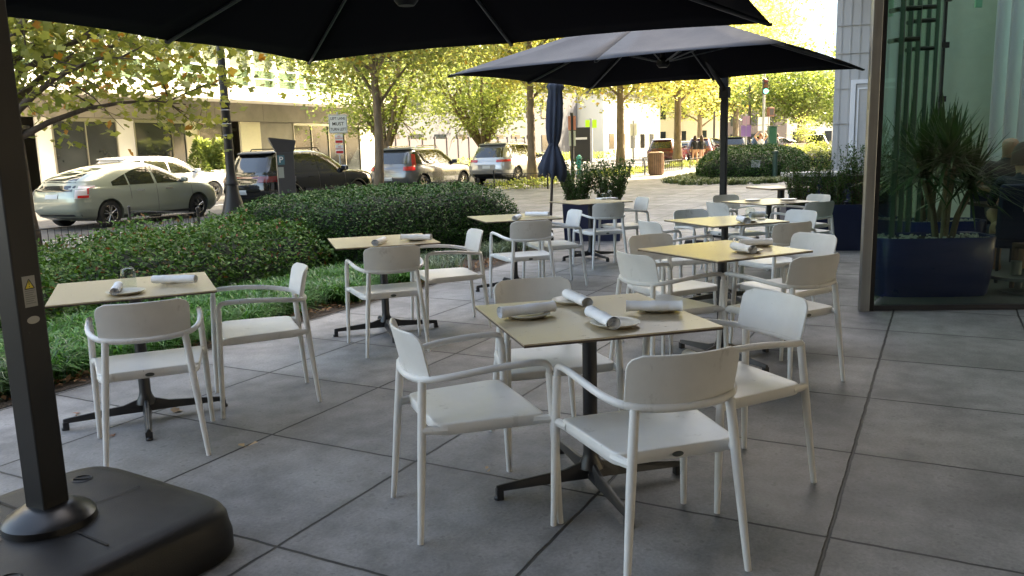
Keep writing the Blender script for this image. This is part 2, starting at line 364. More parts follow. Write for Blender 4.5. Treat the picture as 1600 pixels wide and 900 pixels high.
# its first floor sails out over the restaurant side of the terrace
q6_, q7_, q8_ = ab(7.0, -1.0), ab(7.0, 6.5), ab(13.4, 5.0); q5_ = ab(13.4, -1.6)
MB().prism([(q1_.x, q1_.y), (q9_.x, q9_.y), (q10_.x, q10_.y), (q6_.x, q6_.y), (q7_.x, q7_.y), (24, 0), (10, -26)][::-1], 4.64, 5.6).build('overhang', mat('soffit_cream', (.46, .42, .34), .8), tower)
MB().prism([(q5_.x, q5_.y), (q2_.x, q2_.y), (q3_.x, q3_.y), (11.5, 15.0), (q8_.x, q8_.y)][::-1], 4.64, 5.6).build('overhang', mat('soffit_cream'), tower)
MB().prism([(44, -44), (46, -38), (-16, -8.5), (-17.6, -12)], 0, 16).build('added_light_blocker', mat('light_blocker_dark', (.16, .15, .14), .8), tower)  # unseen mass added behind the camera to darken the near terrace and glass reflections
MB().prism([(13.4, 20.5), (18.9, 41.0), (40, 34), (30, 12)], 0, 4.6).build('ground_floor_wall', BLK, tower)

# ------------------------------------------------------------------ grey clad pavilion with a panel door
p0 = at(1299, 14.6, 0); cx, cy = 5.86, 14.6
pav = thing('clad_pavilion', 'grey ribbed metal clad pavilion with a white framed door panel', 'building', (p0.x, p0.y, 0), R(-15))
HP = 3.98
w = MB(); w.prism([(0, 0), (5.2, 0), (5.2, 4.0), (3.6, 4.0)], 0, HP)
w.build('wall', GREYM, pav)
rb = MB()
for i in range(34):
    x = .08+i*.15
    rb.bb(x, x+.02, -.010, -.002, 1.0, HP-.06)
for z in (1.75, 2.35, 2.95, 3.42): rb.bb(.02, 5.2, -.022, -.003, z, z+.012)
rb.build('rib', mat('rib_metal', (.44, .43, .42), .5), pav)
MB().prism([(-.07, -.07), (5.26, -.07), (5.26, 4.06), (3.5, 4.06)], HP+.002, HP+.07).build('roof_edge', mat('roof_trim', (.5, .5, .5), .5), pav)
dr = MB(); dr.bb(.36, 2.4, -.045, -.02, .98, 2.42).build('door', mat('door_grey', (.52, .505, .495), .5, noise=.05), pav)
f = MB(); f.bb(.27, .345, -.07, -.02, .9, 2.5); f.bb(.345, 2.4, -.07, -.02, 2.43, 2.5); f.bb(.38, .405, -.062, -.046, .98, 2.36); f.bb(.405, 2.4, -.062, -.046, 2.335, 2.36)
f.build('door_frame', mat('white_trim', (.85, .85, .87), .45), pav)
fl = thing('floodlight', 'grey roof floodlight tilted on top of the grey clad pavilion', 'floodlight', pav.matrix_basis@Vector((.75, .5, HP+.07)) if False else (p0.x+.62, p0.y+.2, HP+.07), R(20))
MB().box((0, 0, .16), (.34, .2, .16), rx=.5).build('lamp_housing', mat('flood_grey', (.30, .32, .36), .35, metal=.3), fl, bevel=.02)
MB().box((0, 0, .03), (.1, .1, .06)).build('bracket', mat('flood_grey'), fl)
# navy low wall with stone coping in front of the pavilion
lw = thing('planter_wall', 'navy low wall with a pale stone coping behind the right planter', 'wall', (*at(1232, 13.2, 0).xy, 0), R(-8))
MB().bb(.12, 3.2, .05, .5, 0, .90).build('wall', mat('navy_paint', (.012, .02, .055), .5, noise=.25, nscale=6), lw)
MB().bb(0, 3.25, -.1, .6, .902, .965).build('coping', mat('pale_stone', (.45, .43, .38), .6, noise=.1), lw, bevel=.006)

# ------------------------------------------------------------------ glass corner of the restaurant
STEEL = mat('brushed_steel', (.42, .43, .43), .36, metal=1.0, noise=.12, nscale=3, stretch=(8, 8, .3))
GTINT = glass_mat('tinted_glass', (.80, .84, .80), ior=1.5)
gc = Vector((3.07, 6.83, 0)); ge = Vector((10.2, 6.15, 0)); gd = (ge-gc).normalized(); grz = math.atan2(gd.y, gd.x)
rest = thing('glass_restaurant', 'green tinted glass corner of the restaurant with a steel edge post', 'building', gc, grz)
# local: x along the glass, y inward
MB().bb(-.078, 0, -.03, .035, 0, 4.6).build('corner_post', STEEL, rest, bevel=.004)
MB().bb(0.0, .045, .0, .05, 0, 4.6).build('glazing_seal', mat('black_seal', (.008, .008, .01), .5), rest)
MB().bb(.047, 7.0, .012, .024, .05, 4.58).build('glass_pane', GTINT, rest)
MB().bb(.047, 7.0, .0, .045, 0.004, .048).build('sill', mat('dark_sill', (.03, .03, .035), .4), rest)
MB().bb(.05, 7.0, .02, 6.0, 4.6, 4.615).build('added_glass_roof', glass_mat('added_roof_glass', (.95, .97, .96)), rest)  # unseen glass roof, added to let the sky brighten the interior
for yy in (1.5, 3.0, 4.5): MB().bb(.05, 7.0, yy, yy+.08, 4.45, 4.59).build('roof_beam', mat('dark_bronze', (.02, .02, .02), .4), rest)
# the return wall going back is glass as well, in clamped fins
ra = R(62)-grz*0; 
bk = MB(); 
rd = Vector((math.cos(R(66)), math.sin(R(66)), 0))
def gl_local(v): 
    v = Vector(v)-gc; return Vector((v.dot(gd), v.dot(Vector((-gd.y, gd.x, 0))), 0))
q0 = Vector((.06, .10, 0)); q1 = q0+Vector((math.cos(R(61)), math.sin(R(61)), 0))*3.5
rm = (q0+q1)/2
MB().box((rm.x, rm.y, 2.3), (3.5, .012, 4.5), R(61)).build('return_pane', glass_mat('green_glass', (.64, .80, .67), ior=1.4), rest)
INW = mat('interior_mint_wall', (.52, .62, .46), .8, noise=.05)
MB().bb(1.7, 2.9, 3.9, 4.0, 0, 4.6).build('inner_wall', INW, rest)
MB().bb(2.9, 7.4, 4.3, 4.4, 0, 4.6).build('inner_wall', mat('interior_dark_wall', (.035, .04, .04), .8), rest)
MB().prism([(.02, .05), (7.2, .05), (7.2, 6.0), (3.4, 6.0)], .004, .012).build('interior_floor', mat('interior_floor', (.12, .12, .11), .35, noise=.2, nscale=2), rest)
mu = MB()
for i, t in enumerate((.55, .85, 1.2, 1.65, 2.1)):
    c = q0+(q1-q0)*(t/2.4); mu.box((c.x, c.y, 2.3), (.05, .05, 4.4), R(61))
mu.build('mullion', mat('green_bronze', (.04, .07, .05), .4), rest)
cl = MB()
for t in (.62, 1.28):
    for z in (2.35, 2.62, 2.75, 3.02): 
        c = q0+(q1-q0)*(t/2.4); cl.tube([(c.x-.10, c.y-.06, z), (c.x+.12, c.y-.06, z)], .022, 8)
cl.build('glass_clamp', mat('clamp_dark', (.05, .06, .05), .35, metal=.6), rest)
MB().bb(2.0, 2.03, 3.7, 3.79, 1.6, 4.55).build('pendant_rail', mat('dark_bronze'), rest)
for z in (1.9, 2.55, 3.1): MB().bb(1.96, 2.06, 3.66, 3.7, z, z+.07).build('rail_clip', mat('dark_bronze'), rest)
# white fluted curtain column
P = []
for i in range(121):
    x = 2.42+i*.02; y = 3.3+.11*abs(math.sin(i*PI/8.0)); P.append([(x, y, .9), (x+.0, y, 4.55)])
cu = MB().grid(P, thick=.004).build('curtain', mat('white_curtain', (.85, .88, .86), .8), None, smooth=True, loc=gc, rz=grz)
tag(cu, 'white fluted curtain hanging behind the restaurant glass', 'curtain')
# small hanging sign seen edge on
hs = thing('hanging_sign', 'small pale green sign hanging on a rod behind the restaurant glass', 'sign', gc+gd*1.72+Vector((-gd.y, gd.x, 0))*2.2, grz)
MB().bb(-.012, .012, -.012, .012, 3.0, 4.5).build('rod', mat('dark_bronze'), hs)
MB().box((0, 0, 2.9), (.07, .02, .2), rx=0).build('sign_face', mat('sign_green', (.25, .6, .42), .4), hs)
MB().box((0, 0, 3.02), (.12, .05, .06)).build('sign_mount', mat('dark_bronze'), hs)
def gw(x, y, z=0): v = gc+gd*x+Vector((-gd.y, gd.x, 0))*y; return Vector((v.x, v.y, z))

# ------------------------------------------------------------------ building across the street (white slab floors over shop windows)
FB = -30.0
opp = thing('slab_office_building', 'modernist white slab building across the street with shop windows and a balcony', 'building', ab(0, 0), SROT)
WHITE = mat('white_slab', (.78, .76, .70), .7, noise=.06, nscale=1)
MARB = mat('marble_band', (.30, .27, .23), .45, noise=.3, nscale=1.2, col2=(.20, .185, .16))
CREAM = mat('cream_panel', (.72, .66, .48), .6, noise=.05)
SHOP = mat('shop_glass', (.035, .04, .04), .05, spec=1.0, noise=.4, nscale=.7)
A0, A1 = 2, 40.4
def ob(a0, a1, b0, b1, z0, z1, mb_): return mb_.bb(a0, a1, -b0, -b1, z0, z1)
ob(A0, A1, FB-.30, FB-.9, 3.22, 4.08, MB()).build('fascia', MARB, opp)
ob(A0, A1+.2, FB+1.3, FB-12, 4.085, 4.72, MB()).build('balcony_slab', WHITE, opp)
ob(A0, A1+.2, FB+.5, FB-12, 7.30, 7.95, MB()).build('upper_slab', WHITE, opp)
ob(A0, A1+.2, FB+.9, FB-12, 10.5, 11.2, MB()).build('upper_slab', WHITE, opp)
ob(A0, A1, FB-11, FB-11.5, 0, 20, MB()).build('rear_wall', mat('back_wall', (.3, .28, .25), .8), opp)
ob(A1-.3, A1, FB-.7, FB-11, 0, 4.08, MB()).build('end_wall', CREAM, opp)
for a, b_, z in ((A0, A1, 4.725),):
    rl = MB()
    for t in np.arange(A0, A1, 1.9): ob(t, t+.08, FB+1.2, FB+1.14, 4.72, 5.5, rl)
    ob(A0, A1, FB+1.22, FB+1.12, 5.5, 5.57, rl); ob(A0, A1, FB+1.19, FB+1.15, 5.1, 5.13, rl)
    rl.build('railing', mat('white_rail', (.75, .75, .72), .4), opp)
    ob(A0, A1, FB+1.175, FB+1.165, 4.75, 5.48, MB()).build('railing_glass', glass_mat('rail_glass', (.75, .85, .80)), opp)
CURT = mat('office_curtain', (.27, .275, .22), .8, noise=.25, nscale=6, stretch=(6, 1, .1), col2=(.12, .13, .10))
for fl_z0, fl_z1 in ((4.73, 7.29), (7.96, 10.49)):
    ob(A0, A1, FB-.10, FB-.2, fl_z0, fl_z1, MB()).build('curtain_wall', CURT, opp)
    ob(A0, A1, FB-.0, FB-.02, fl_z0, fl_z1, MB()).build('window_glass', glass_mat('office_glass%d' % int(fl_z0), (.95, .97, .94), ior=1.4), opp)
    mm = MB()
    for t in np.arange(A0, A1, 1.55): ob(t, t+.17, FB+.14, FB+.004, fl_z0, fl_z1, mm)
    mm.build('window_mullion', WHITE, opp)
for t in np.arange(A0, A1, 3.1):
    ob(t, t+.03, FB+1.304, FB+1.30, 4.09, 4.71, MB()).build('slab_joint', mat('joint_grey', (.35, .33, .30), .8), opp); ob(t+1, t+1.015, FB-.296, FB-.30, 3.23, 4.07, MB()).build('panel_joint', mat('joint_dark', (.12, .11, .10), .8), opp)
# ground floor bays: (a0, a1, kind)
def a_of(px):
    X = (px-800)/F_PX; D = -FB/(math.sin(SAZ)-math.cos(SAZ)*X); return D*(math.cos(SAZ)+math.sin(SAZ)*X)
bays = [(0, 42, 'stone'), (42, 60, 'stone'), (60, 92, 'lobby'), (92, 116, 'white'), (116, 213, 'glass'), (213, 241, 'white'), (241, 297, 'glass'),
        (297, 318, 'glass'), (318, 338, 'cream'), (338, 376, 'glass'), (376, 403, 'lobby'), (403, 433, 'cream'), (433, 483, 'marble'), (483, 583, 'glass'), (583, 600, 'white')]
for x0, x1, k in bays:
    a0, a1 = a_of(x0), a_of(x1)
    if k == 'glass':
        ob(a0, a1, FB-.52, FB-.6, .1, 3.2, MB()).build('shop_window', SHOP, opp)
        fr = MB(); n = max(1, int((a1-a0)/1.3))
        for i in range(n+1): ob(a0+(a1-a0)*i/n-.025, a0+(a1-a0)*i/n+.025, FB-.46, FB-.515, .1, 3.05, fr)
        ob(a0, a1, FB-.46, FB-.512, 3.06, 3.2, fr)
        fr.build('window_frame', mat('steel_frame', (.4, .38, .33), .3, metal=.8), opp)
    elif k == 'lobby':
        ob(a0, a1, FB-2.5, FB-2.6, 0, 3.2, MB()).build('lobby_wall', CREAM, opp)
        am = a0+(a1-a0)*.35
        fr = MB(); ob(am, am+.12, FB-.8, FB-.9, 0, 2.9, fr); ob(am, a1, FB-.8, FB-.9, 2.75, 2.9, fr); fr.build('door_frame', mat('dark_bronze'), opp)
    else:
        ob(a0, a1, FB-.5, FB-.62, 0, 3.2, MB()).build('wall_panel', {'white': WHITE, 'cream': CREAM, 'marble': MARB, 'stone': mat('grey_stone', (.3, .28, .25), .7, noise=.2)}[k], opp)
ob(a_of(0)-20, a_of(0), FB-.5, FB-.6, 0, 3.2, MB()).build('wall_panel', MARB, opp)
# beyond it: dark panel fence, grey building, sunlit white building
fnc = thing('panel_fence', 'dark panelled fence with posts between the parked cars across the street', 'fence', ab(0, 0), SROT)
for i in range(14):
    a = 41+i*1.5; MB().bb(a+.06, a+1.44, 30.6, 30.66, .2, 2.35).build('fence_panel', mat('fence_dark', (.09, .075, .085), .7, noise=.2), fnc)
    MB().bb(a-.05, a+.05, 30.55, 30.71, .1, 2.5).build('fence_post', mat('fence_post_dark', (.05, .045, .055), .6), fnc)
gb = thing('grey_house_block', 'grey building with dark windows behind the fence and street trees', 'building', ab(0, 0), SROT)
MB().bb(44, 79.6, 34, 48, 0, 8.5).build('wall', mat('blue_grey_wall', (.075, .078, .092), .8, noise=.1), gb)
for i in range(9):
    for z in (1.2, 4.4): MB().bb(46+i*3.1, 47.6+i*3.1, 33.95, 34.02, z, z+1.6).build('window', DGL, gb)
MB().bb(43.7, 79.9, 33.6, 48.3, 8.5, 9.0).build('roof', mat('roof_dark', (.1, .1, .1), .8), gb)
wb = thing('white_corner_building', 'low white sunlit building beyond the grey wall with small dark openings', 'building', ab(0, 0), SROT)
MB().bb(80.6, 100, 31.5, 45, 0, 7.0).build('wall', mat('bright_white_wall', (.80, .78, .72), .8), wb)
for i in range(5): MB().bb(82.2+i*3.4, 83.6+i*3.4, 31.44, 31.52, 1.3, 2.9).build('window', DGL, wb)
MB().bb(80.4, 100.2, 31.2, 45.2, 7.0, 7.4).build('roof', mat('roof_dark'), wb)
# far end of the street: brick and pale blocks, glass tower behind
def block(name, label, px, D, w, d, h, m, rz=0, floors=3, wcol=None, cat='building'):
    p = at(px, D); t = thing(name, label, cat, (p.x, p.y, gz(D)), R(rz))
    MB().bb(-w/2, w/2, 0, d, -.3, h).build('wall', m, t)
    n = int(w/2.6)
    for f_ in range(floors):
        z = 1.0+f_*(h-.8)/floors
        for i in range(n): MB().bb(-w/2+.8+i*(w-1)/n, -w/2+2.0+i*(w-1)/n, -.05, .02, z, z+(h-.8)/floors*.55).build('window', wcol or DGL, t)
    MB().bb(-w/2-.2, w/2+.2, -.25, d+.2, h, h+.35).build('roof', mat('roof_dark'), t)
    return t
block('row_house', 'pale row house at the end of the street left of the umbrella post', 1010, 112, 20, 14, 8, mat('pale_brick', (.55, .5, .42), .8, noise=.1), -8, 2)
block('row_house', 'brown brick house at the end of the street behind the parked cars', 1125, 125, 20, 14, 9, mat('brown_brick', (.12, .10, .09), .8, noise=.2), -5, 3)
block('row_house', 'cream house far behind the traffic light', 1235, 130, 22, 14, 7, mat('cream_far', (.6, .55, .45), .8, noise=.1), 5, 2)
block('glass_tower', 'pale glass tower far off beside the grey pavilion roof', 1268, 210, 30, 20, 50, mat('pale_blue_glass', (.55, .68, .78), .12, spec=.8), -20, 14, mat('pale_glass_dark', (.4, .55, .68), .08))
# ------------------------------------------------------------------ terrace furniture
WPL = mat('white_chair_plastic', (.76, .75, .725), .40, noise=.10, nscale=5, bump=.06, bscale=260, col2=(.66, .65, .62))
add_scuffs(WPL, (.24, .22, .19), 9, .60, .72, (1, 1, .5), .5); add_scuffs(WPL, (.13, .12, .11), 45, .67, .71, (1, 1, .3), .6)
BLACK = mat('black_powdercoat', (.018, .018, .02), .38, noise=.2, nscale=12, spec=.5)
BADGE = mat('badge_grey', (.10, .11, .10), .35, metal=.6)
def make_chair(label):
    t = thing('armchair', label, 'chair')
    # seat shell: dished top, rolled edge, apron below
    def sp(th, k, inset, z):
        n_ = 13.0; c_, s_ = math.cos(th), math.sin(th); e = 2/n_
        y = .006+.216*math.copysign(abs(s_)**e, s_)*k; y -= math.copysign(inset, s_)*min(1, abs(s_)*3)
        w = .228+.040*(y+.21)/.43; x = w*math.copysign(abs(c_)**e, c_)*k; x -= math.copysign(inset, c_)*min(1, abs(c_)*3)
        return Vector((x, y, z))
    n = 72; P = []
    def ztop(k, th): return .456-.008*(1-k*k)-.007*max(0, math.sin(th))*k**6
    for k in (0.001, .2, .4, .6, .75, .87, .94): P.append([sp(2*PI*q/n, k, 0, ztop(k, 2*PI*q/n)) for q in range(n+1)])
    for inset, dz in ((.005, .0005), (.0015, .002), (0, .005)): P.append([sp(2*PI*q/n, 1, inset, ztop(1, 2*PI*q/n)-dz) for q in range(n+1)])
    for inset, z in ((.001, .430), (.002, .412), (.005, .4095), (.014, .411), (.014, .440)): P.append([sp(2*PI*q/n, 1, inset, z) for q in range(n+1)])
    P.append([sp(2*PI*q/n, .001, 0, .438) for q in range(n+1)])
    MB().grid(P).build('seat', WPL, t, smooth=True, ang=60)
    # backrest: curved panel, rounded top corners
    P = []
    nz_, nx = 12, 22
    for i in range(nz_+1):
        v = i/nz_; z = .618+.180*v; row = []
        hw = .205+.005*v
        r = .05; zt = .798
        if z > zt-r: hw -= r-math.sqrt(max(0, r*r-(z-(zt-r))**2))
        for j in range(nx+1):
            u = -1+2*j/nx; x = hw*u
            y = -.268+.052*(x/.21)**2 - .040*v
            row.append((x, y, z+.004*u*u*(1-v)))
        P.append(row)
    MB().grid(P, thick=.009).build('backrest', WPL, t, smooth=True, bevel=.003)
    # arm rail (one swept loop from front leg to front leg)
    path = []; rad = []
    half = [(.268, .236, .600), (.268, .236, .632), (.266, .225, .650), (.265, .200, .658), (.264, .10, .658), (.262, 0, .654), (.255, -.09, .645), (.238, -.165, .634), (.205, -.222, .624), (.155, -.252, .617), (.08, -.270, .613), (0, -.276, .612)]
    full = half+[(-x, y, z) for x, y, z in half[-2::-1]]
    MB().tube(full, [.0145]*len(full), 12, flat=.95).build('arm_rail', WPL, t, smooth=True, sub=1)
    for sx in (1, -1):
        MB().tube([(sx*.285, .262, 0), (sx*.283, .259, .05), (sx*.276, .249, .33), (sx*.268, .236, .612)], [.0115, .0125, .0165, .0165], 12).build('leg', WPL, t, smooth=True)
        MB().tube([(sx*.230, -.292, 0), (sx*.2255, -.287, .05), (sx*.199, -.262, .36), (sx*.176, -.243, .615)], [.0115, .0125, .0170, .0165], 12).build('leg', WPL, t, smooth=True)
        b = MB(); b.tube([(sx*.218, -.165, .430), (sx*.208, -.215, .431), (sx*.196, -.256, .432)], [.016, .015, .014], 8, flat=1.2)
        b.build('seat_bracket', WPL, t, smooth=True); b = MB(); b.tube([(sx*.252, .170, .430), (sx*.264, .215, .430), (sx*.272, .243, .430)], [.016, .015, .014], 8, flat=1.2)
        b.build('seat_bracket', WPL, t, smooth=True)
    P = [[(0, 0, 0)]]
    bd = MB(); n = 18
    ring_ = [(.021*math.cos(2*PI*k/n), -.2125, .427+.0095*math.sin(2*PI*k/n)) for k in range(n)]
    bd.add(ring_+[(x, -.206, z) for x, y, z in ring_], [tuple(range(n))]+[(k, n+k, n+(k+1) % n, (k+1) % n) for k in range(n)])
    bd.build('badge', BADGE, t)
    return t
def chair_at(proto, x, y, heading, label, group, first=False):
    rz = R(heading-90)
    if first: proto.location = (x, y, 0); proto.rotation_euler = (0, 0, rz); proto['label'] = label; proto['group'] = group; return proto
    return copy_tree(proto, loc=(x, y, 0), rz=rz, label=label, group=group)

G = 'white armchairs around the terrace tables'
CH = [
 (.485, 2.80, 106.8, 'white armchair at the nearest table, nearest the camera with its back to us'),
 (-.180, 3.16, 20.7, 'white armchair on the left side of the nearest four napkin table, facing right'),
 (.925, 3.40, 203, 'white armchair on the right side of the nearest four napkin table, facing left'),
 (.170, 3.85, -75, 'white armchair on the far side of the nearest four napkin table, facing us'),
 (-1.86, 4.01, 113.6, 'white armchair with its back to us at the leftmost table by the umbrella post'),
 (-1.53, 4.77, 203, 'white armchair facing left at the leftmost table beside the grassy border'),
 (-.94, 6.04, 109, 'white armchair with its back to us at the second table along the hedge'),
 (-.54, 6.74, 199, 'white armchair facing left at the second table along the hedge'),
 (.13, 7.84, 106, 'white armchair with its back to us at the third table along the hedge'),
 (.46, 8.67, 196, 'white armchair facing left at the third table along the hedge'),
 (1.13, 10.0, 105, 'white armchair with its back to us in front of the middle navy planter'),
 (1.50, 10.57, 195, 'white armchair facing left at the table with two glasses by the middle planter'),
 (1.00, 5.14, 27, 'white armchair on the left side of the second right hand table, behind the nearest table'),
 (1.17, 5.83, -62, 'white armchair on the far left side of the second right hand table, facing us'),
 (1.68, 4.94, 118, 'white armchair with its back to us at the second right hand table'),
 (1.97, 5.69, 207, 'white armchair on the right far side of the second right hand table'),
 (1.48, 7.30, 20, 'white armchair on the left of the table with the candle glass, facing right'),
 (1.95, 8.10, -70, 'white armchair on the far side of the table with the candle glass, facing us'),
 (2.27, 6.97, 112, 'white armchair with its back to us at the table with the candle glass'),
 (2.62, 7.78, 205, 'white armchair on the right side of the table with the candle glass, facing left'),
 (2.62, 9.42, 22, 'white armchair on the left of the table set with two plate stacks, facing right'),
 (2.93, 10.4, -68, 'white armchair on the far side of the table set with two plate stacks'),
 (3.36, 9.23, 112, 'white armchair with its back to us at the table set with two plate stacks'),
 (3.66, 10.1, 202, 'white armchair on the right far side of the plate stack table, against the dark planter'),
]
chair0 = make_chair('')
for i, (x, y, h, lab) in enumerate(CH): chair_at(chair0, x, y, h, lab, G, first=(i == 0))

TOP = mat('pale_laminate_top', (.50, .41, .27), .30, noise=.06, nscale=30, stretch=(.7, 1.6, 1), bump=0, col2=(.44, .355, .235), spec=.55)
EDGE = mat('dark_laminate_edge', (.06, .04, .03), .5)
def make_table(label):
    t = thing('cafe_table', label, 'table')
    S = .402
    MB().bb(-S, S, -S, S, .7555, .762).build('tabletop', TOP, t, bevel=.0012)
    MB().bb(-S+.001, S-.001, -S+.001, S-.001, .748, .7550).build('tabletop_edge', EDGE, t)
    MB().lathe([(.0, .09), (.055, .09), (.05, .11), (.036, .135), (.031, .16), (.031, .735)], n=20).build('post', BLACK, t, smooth=True)
    MB().box((0, 0, .741), (.30, .30, .012)).build('mounting_plate', BLACK, t)
    for k in range(4):
        a = k*PI/2; d = Vector((math.cos(a), math.sin(a), 0)); s = Vector((-d.y, d.x, 0)); mb = MB()
        def sec(r, w, z0, z1): c = d*r; return [c-s*w+Vector((0, 0, z0)), c+s*w+Vector((0, 0, z0)), c+s*w*.35+Vector((0, 0, z1)), c-s*w*.35+Vector((0, 0, z1))]
        S_ = [sec(.02, .024, .045, .125), sec(.12, .022, .045, .092), sec(.40, .018, .040, .066), sec(.425, .016, .040, .062)]
        vs = [v for q in S_ for v in q]; fs = [(0, 3, 2, 1), (12, 13, 14, 15)]
        for i in range(3): fs += [(i*4+j, i*4+(j+1) % 4, i*4+4+(j+1) % 4, i*4+4+j) for j in range(4)]
        mb.add(vs, fs); q = d*.412; mb.box((q.x, q.y, .023), (.030, .036, .046), a); q = d*.418; mb.lathe([(.0, 0), (.019, 0), (.019, .012), (.012, .02)], (q.x, q.y, 0), 12)
        mb.build('base_arm', BLACK, t, bevel=.003)
    return t
TB_ = [
 (.321, 3.331, 15.1, 'square pale top cafe table nearest the camera set with four napkin rolls'),
 (-2.109, 4.455, 24.8, 'square pale top cafe table at the far left beside the umbrella post'),
 (-1.047, 6.547, 16.8, 'square pale top cafe table second along the hedge with two napkin rolls'),
 (.036, 8.487, 16.5, 'square pale top cafe table third along the hedge below the closed umbrella'),
 (1.414, 5.356, 27.5, 'square pale top cafe table second on the right, behind the nearest table'),
 (1.981, 7.439, 20.6, 'square pale top cafe table on the right carrying the round candle glass'),
 (1.066, 10.70, 25.6, 'square pale top cafe table in front of the middle planter with two upturned glasses'),
 (3.13, 9.76, 22.0, 'square pale top cafe table at the right rear with two stacks of plates'),
]
tab0 = make_table('')
for i, (x, y, r_, lab) in enumerate(TB_):
    if i == 0: tab0.location = (x, y, 0); tab0.rotation_euler = (0, 0, R(r_)); tab0['label'] = lab; tab0['group'] = 'square cafe tables on the terrace'
    else: copy_tree(tab0, loc=(x, y, 0), rz=R(r_), label=lab, group='square cafe tables on the terrace')
t8 = thing('pedestal_table', 'bare pedestal table with a thick post beyond the last chairs, no place setting', 'table', (4.32, 12.9, 0), R(12))
MB().bb(-.40, .40, -.40, .40, .735, .765).build('tabletop', [mat('bare_top', (.30, .22, .15), .35, noise=.15, nscale=8)], t8, bevel=.01)
MB().lathe([(.25, .0), (.25, .02), (.06, .04), (.055, .735)], n=20).build('post', BLACK, t8, smooth=True)

# plates, napkins, glasses: (px, py) on a tabletop plane were measured once and turned into metres
def onplane(px, py, z):
    d = (px-800)/F_PX*_r-(py-450)/F_PX*_u+_f; t = (z-CAM_H)/d.z; return Vector((d.x*t, d.y*t, z))
TZ = .7625
PLATE = mat('speckled_plate', (.56, .52, .43), .3, noise=.12, nscale=30, spec=.5)
NAP = mat('white_napkin', (.86, .87, .89), .9, bump=.5, bscale=28, noise=.04)
def plate(px, py, label, r=.098, z=TZ):
    p = onplane(px, py, z)
    o = MB().lathe([(0, .004), (.050*r/.098, .003), (.054*r/.098, .001), (.060*r/.098, 0), (.075*r/.098, .004), (r, .016), (r, .0185), (r-.004, .0195), (.07*r/.098, .0105), (.06*r/.098, .009), (0, .009)], n=40).build('plate', PLATE, None, smooth=True, loc=p)
    return tag(o, label, 'plate', 'plates on the cafe tables')
def napkin(p0, p1, label, r=.0235, z=TZ, over=.008, seed=0):
    """rolled napkin lying from p0 to p1 (tabletop pixels measured once)"""
    a = onplane(*p0, z+over+r); b = onplane(*p1, z+over+r); c = (a+b)/2; L = (b-a).length; L = min(L, .25); rz = math.atan2(b.y-a.y, b.x-a.x)
    rs = random.Random(seed); n = 26; k = 22; vs = []; mb = MB()
    rings = []
    ph = rs.random()*6
    for i in range(k+1):
        x = -L/2+L*i/k
        rr = r*(1+.05*math.sin(i*.55+ph)+.03*math.sin(i*1.7+ph)+(.05 if i in (0, k) else 0))
        ring = []
        for j in range(n):
            th = 2*PI*j/n
            q = rr*(1+.05*(j/n)+.018*math.sin(3*th+i*.4+ph))           # spiral step of the outer fold
            ring.append((x, q*math.cos(th)*1.10, q*math.sin(th)*.92))
        rings.append(ring)
    mb.add([v for g_ in rings for v in g_], [(i*n+j, i*n+(j+1) % n, (i+1)*n+(j+1) % n, (i+1)*n+j) for i in range(k) for j in range(n)])
    o = mb.build('napkin_roll', NAP, None, smooth='all', loc=(c.x, c.y, z+over+r*.92), rz=rz)
    tag(o, label, 'napkin', 'napkin rolls on the cafe tables')
    for s_ in (-1, 1):      # the rolled layers seen at each end
        sp = []
        for i in range(64):
            th = i*2*PI*3.2/64; rad = r*(.14+.78*i/64)
            sp.append((s_*(L/2-.002), rad*math.cos(th)*1.08, rad*math.sin(th)*.9))
        mb = MB(); m_ = len(sp)
        mb.add(sp+[(x-s_*.02, y, z_) for x, y, z_ in sp]+[(x, y*1.10, z_*1.10) for x, y, z_ in sp], [(i, i+1, m_+i+1, m_+i) for i in range(m_-1)]+[(i, i+1, 2*m_+i+1, 2*m_+i) for i in range(m_-1)])
        mb.build('rolled_layers', NAP, o)
    return o
plate(823, 495, 'plate at the left corner of the nearest table under a wrinkled napkin roll')
plate(893, 473, 'plate at the back edge of the nearest table', .09)
plate(961, 509, 'plate at the front middle of the nearest table under the roll showing its spiral end')
plate(1029, 485, 'plate at the right side of the nearest table under a horizontal napkin roll', .092)
napkin((776, 488), (869, 477), 'wrinkled napkin roll at the left corner of the nearest table', seed=1, over=.014)
napkin((883, 456), (922, 474), 'short looking napkin roll at the back of the nearest table, spiral end to the right', seed=2, over=.014)
napkin((921, 484), (962, 506), 'napkin roll in the front middle of the nearest table, spiral end towards us', seed=3, over=.014)
napkin((978, 477), (1066, 477), 'straight horizontal napkin roll at the right of the nearest table', seed=4, over=.014, r=.023)
plate(197, 459, 'plate under the upturned glass side of the leftmost table'); plate(276, 439, 'plate at the back right of the leftmost table')
napkin((176, 459), (187, 441), 'napkin roll pointing away beside the glass on the leftmost table', seed=5, r=.02, over=.012)
napkin((233, 436), (312, 435), 'long napkin roll across the back plate of the leftmost table', seed=6, over=.014)
plate(652, 375, 'plate on the second table along the hedge', .09)
napkin((625, 370), (676, 370), 'napkin roll lying across the plate of the second hedge table', seed=7, over=.014, r=.023)
napkin((586, 379), (600, 374), 'small looking napkin roll end on the second hedge table', seed=8, over=.004)
plate(841, 337, 'plate on the third table along the hedge', .085)
napkin((821, 334), (858, 334), 'napkin roll lying across the plate of the third hedge table', seed=9, over=.014)
napkin((803, 341), (812, 337), 'napkin roll end on the third hedge table near its front edge', seed=10, over=.004)
plate(1168, 394, 'front plate on the second right hand table', .095); plate(1187, 383, 'rear plate on the second right hand table', .085)
napkin((1138, 381), (1186, 392), 'slanting napkin roll on the front plate of the second right hand table', seed=11, over=.014, r=.025)
napkin((1156, 378), (1206, 377), 'level napkin roll on the rear plate of the second right hand table', seed=12, over=.014, r=.023)
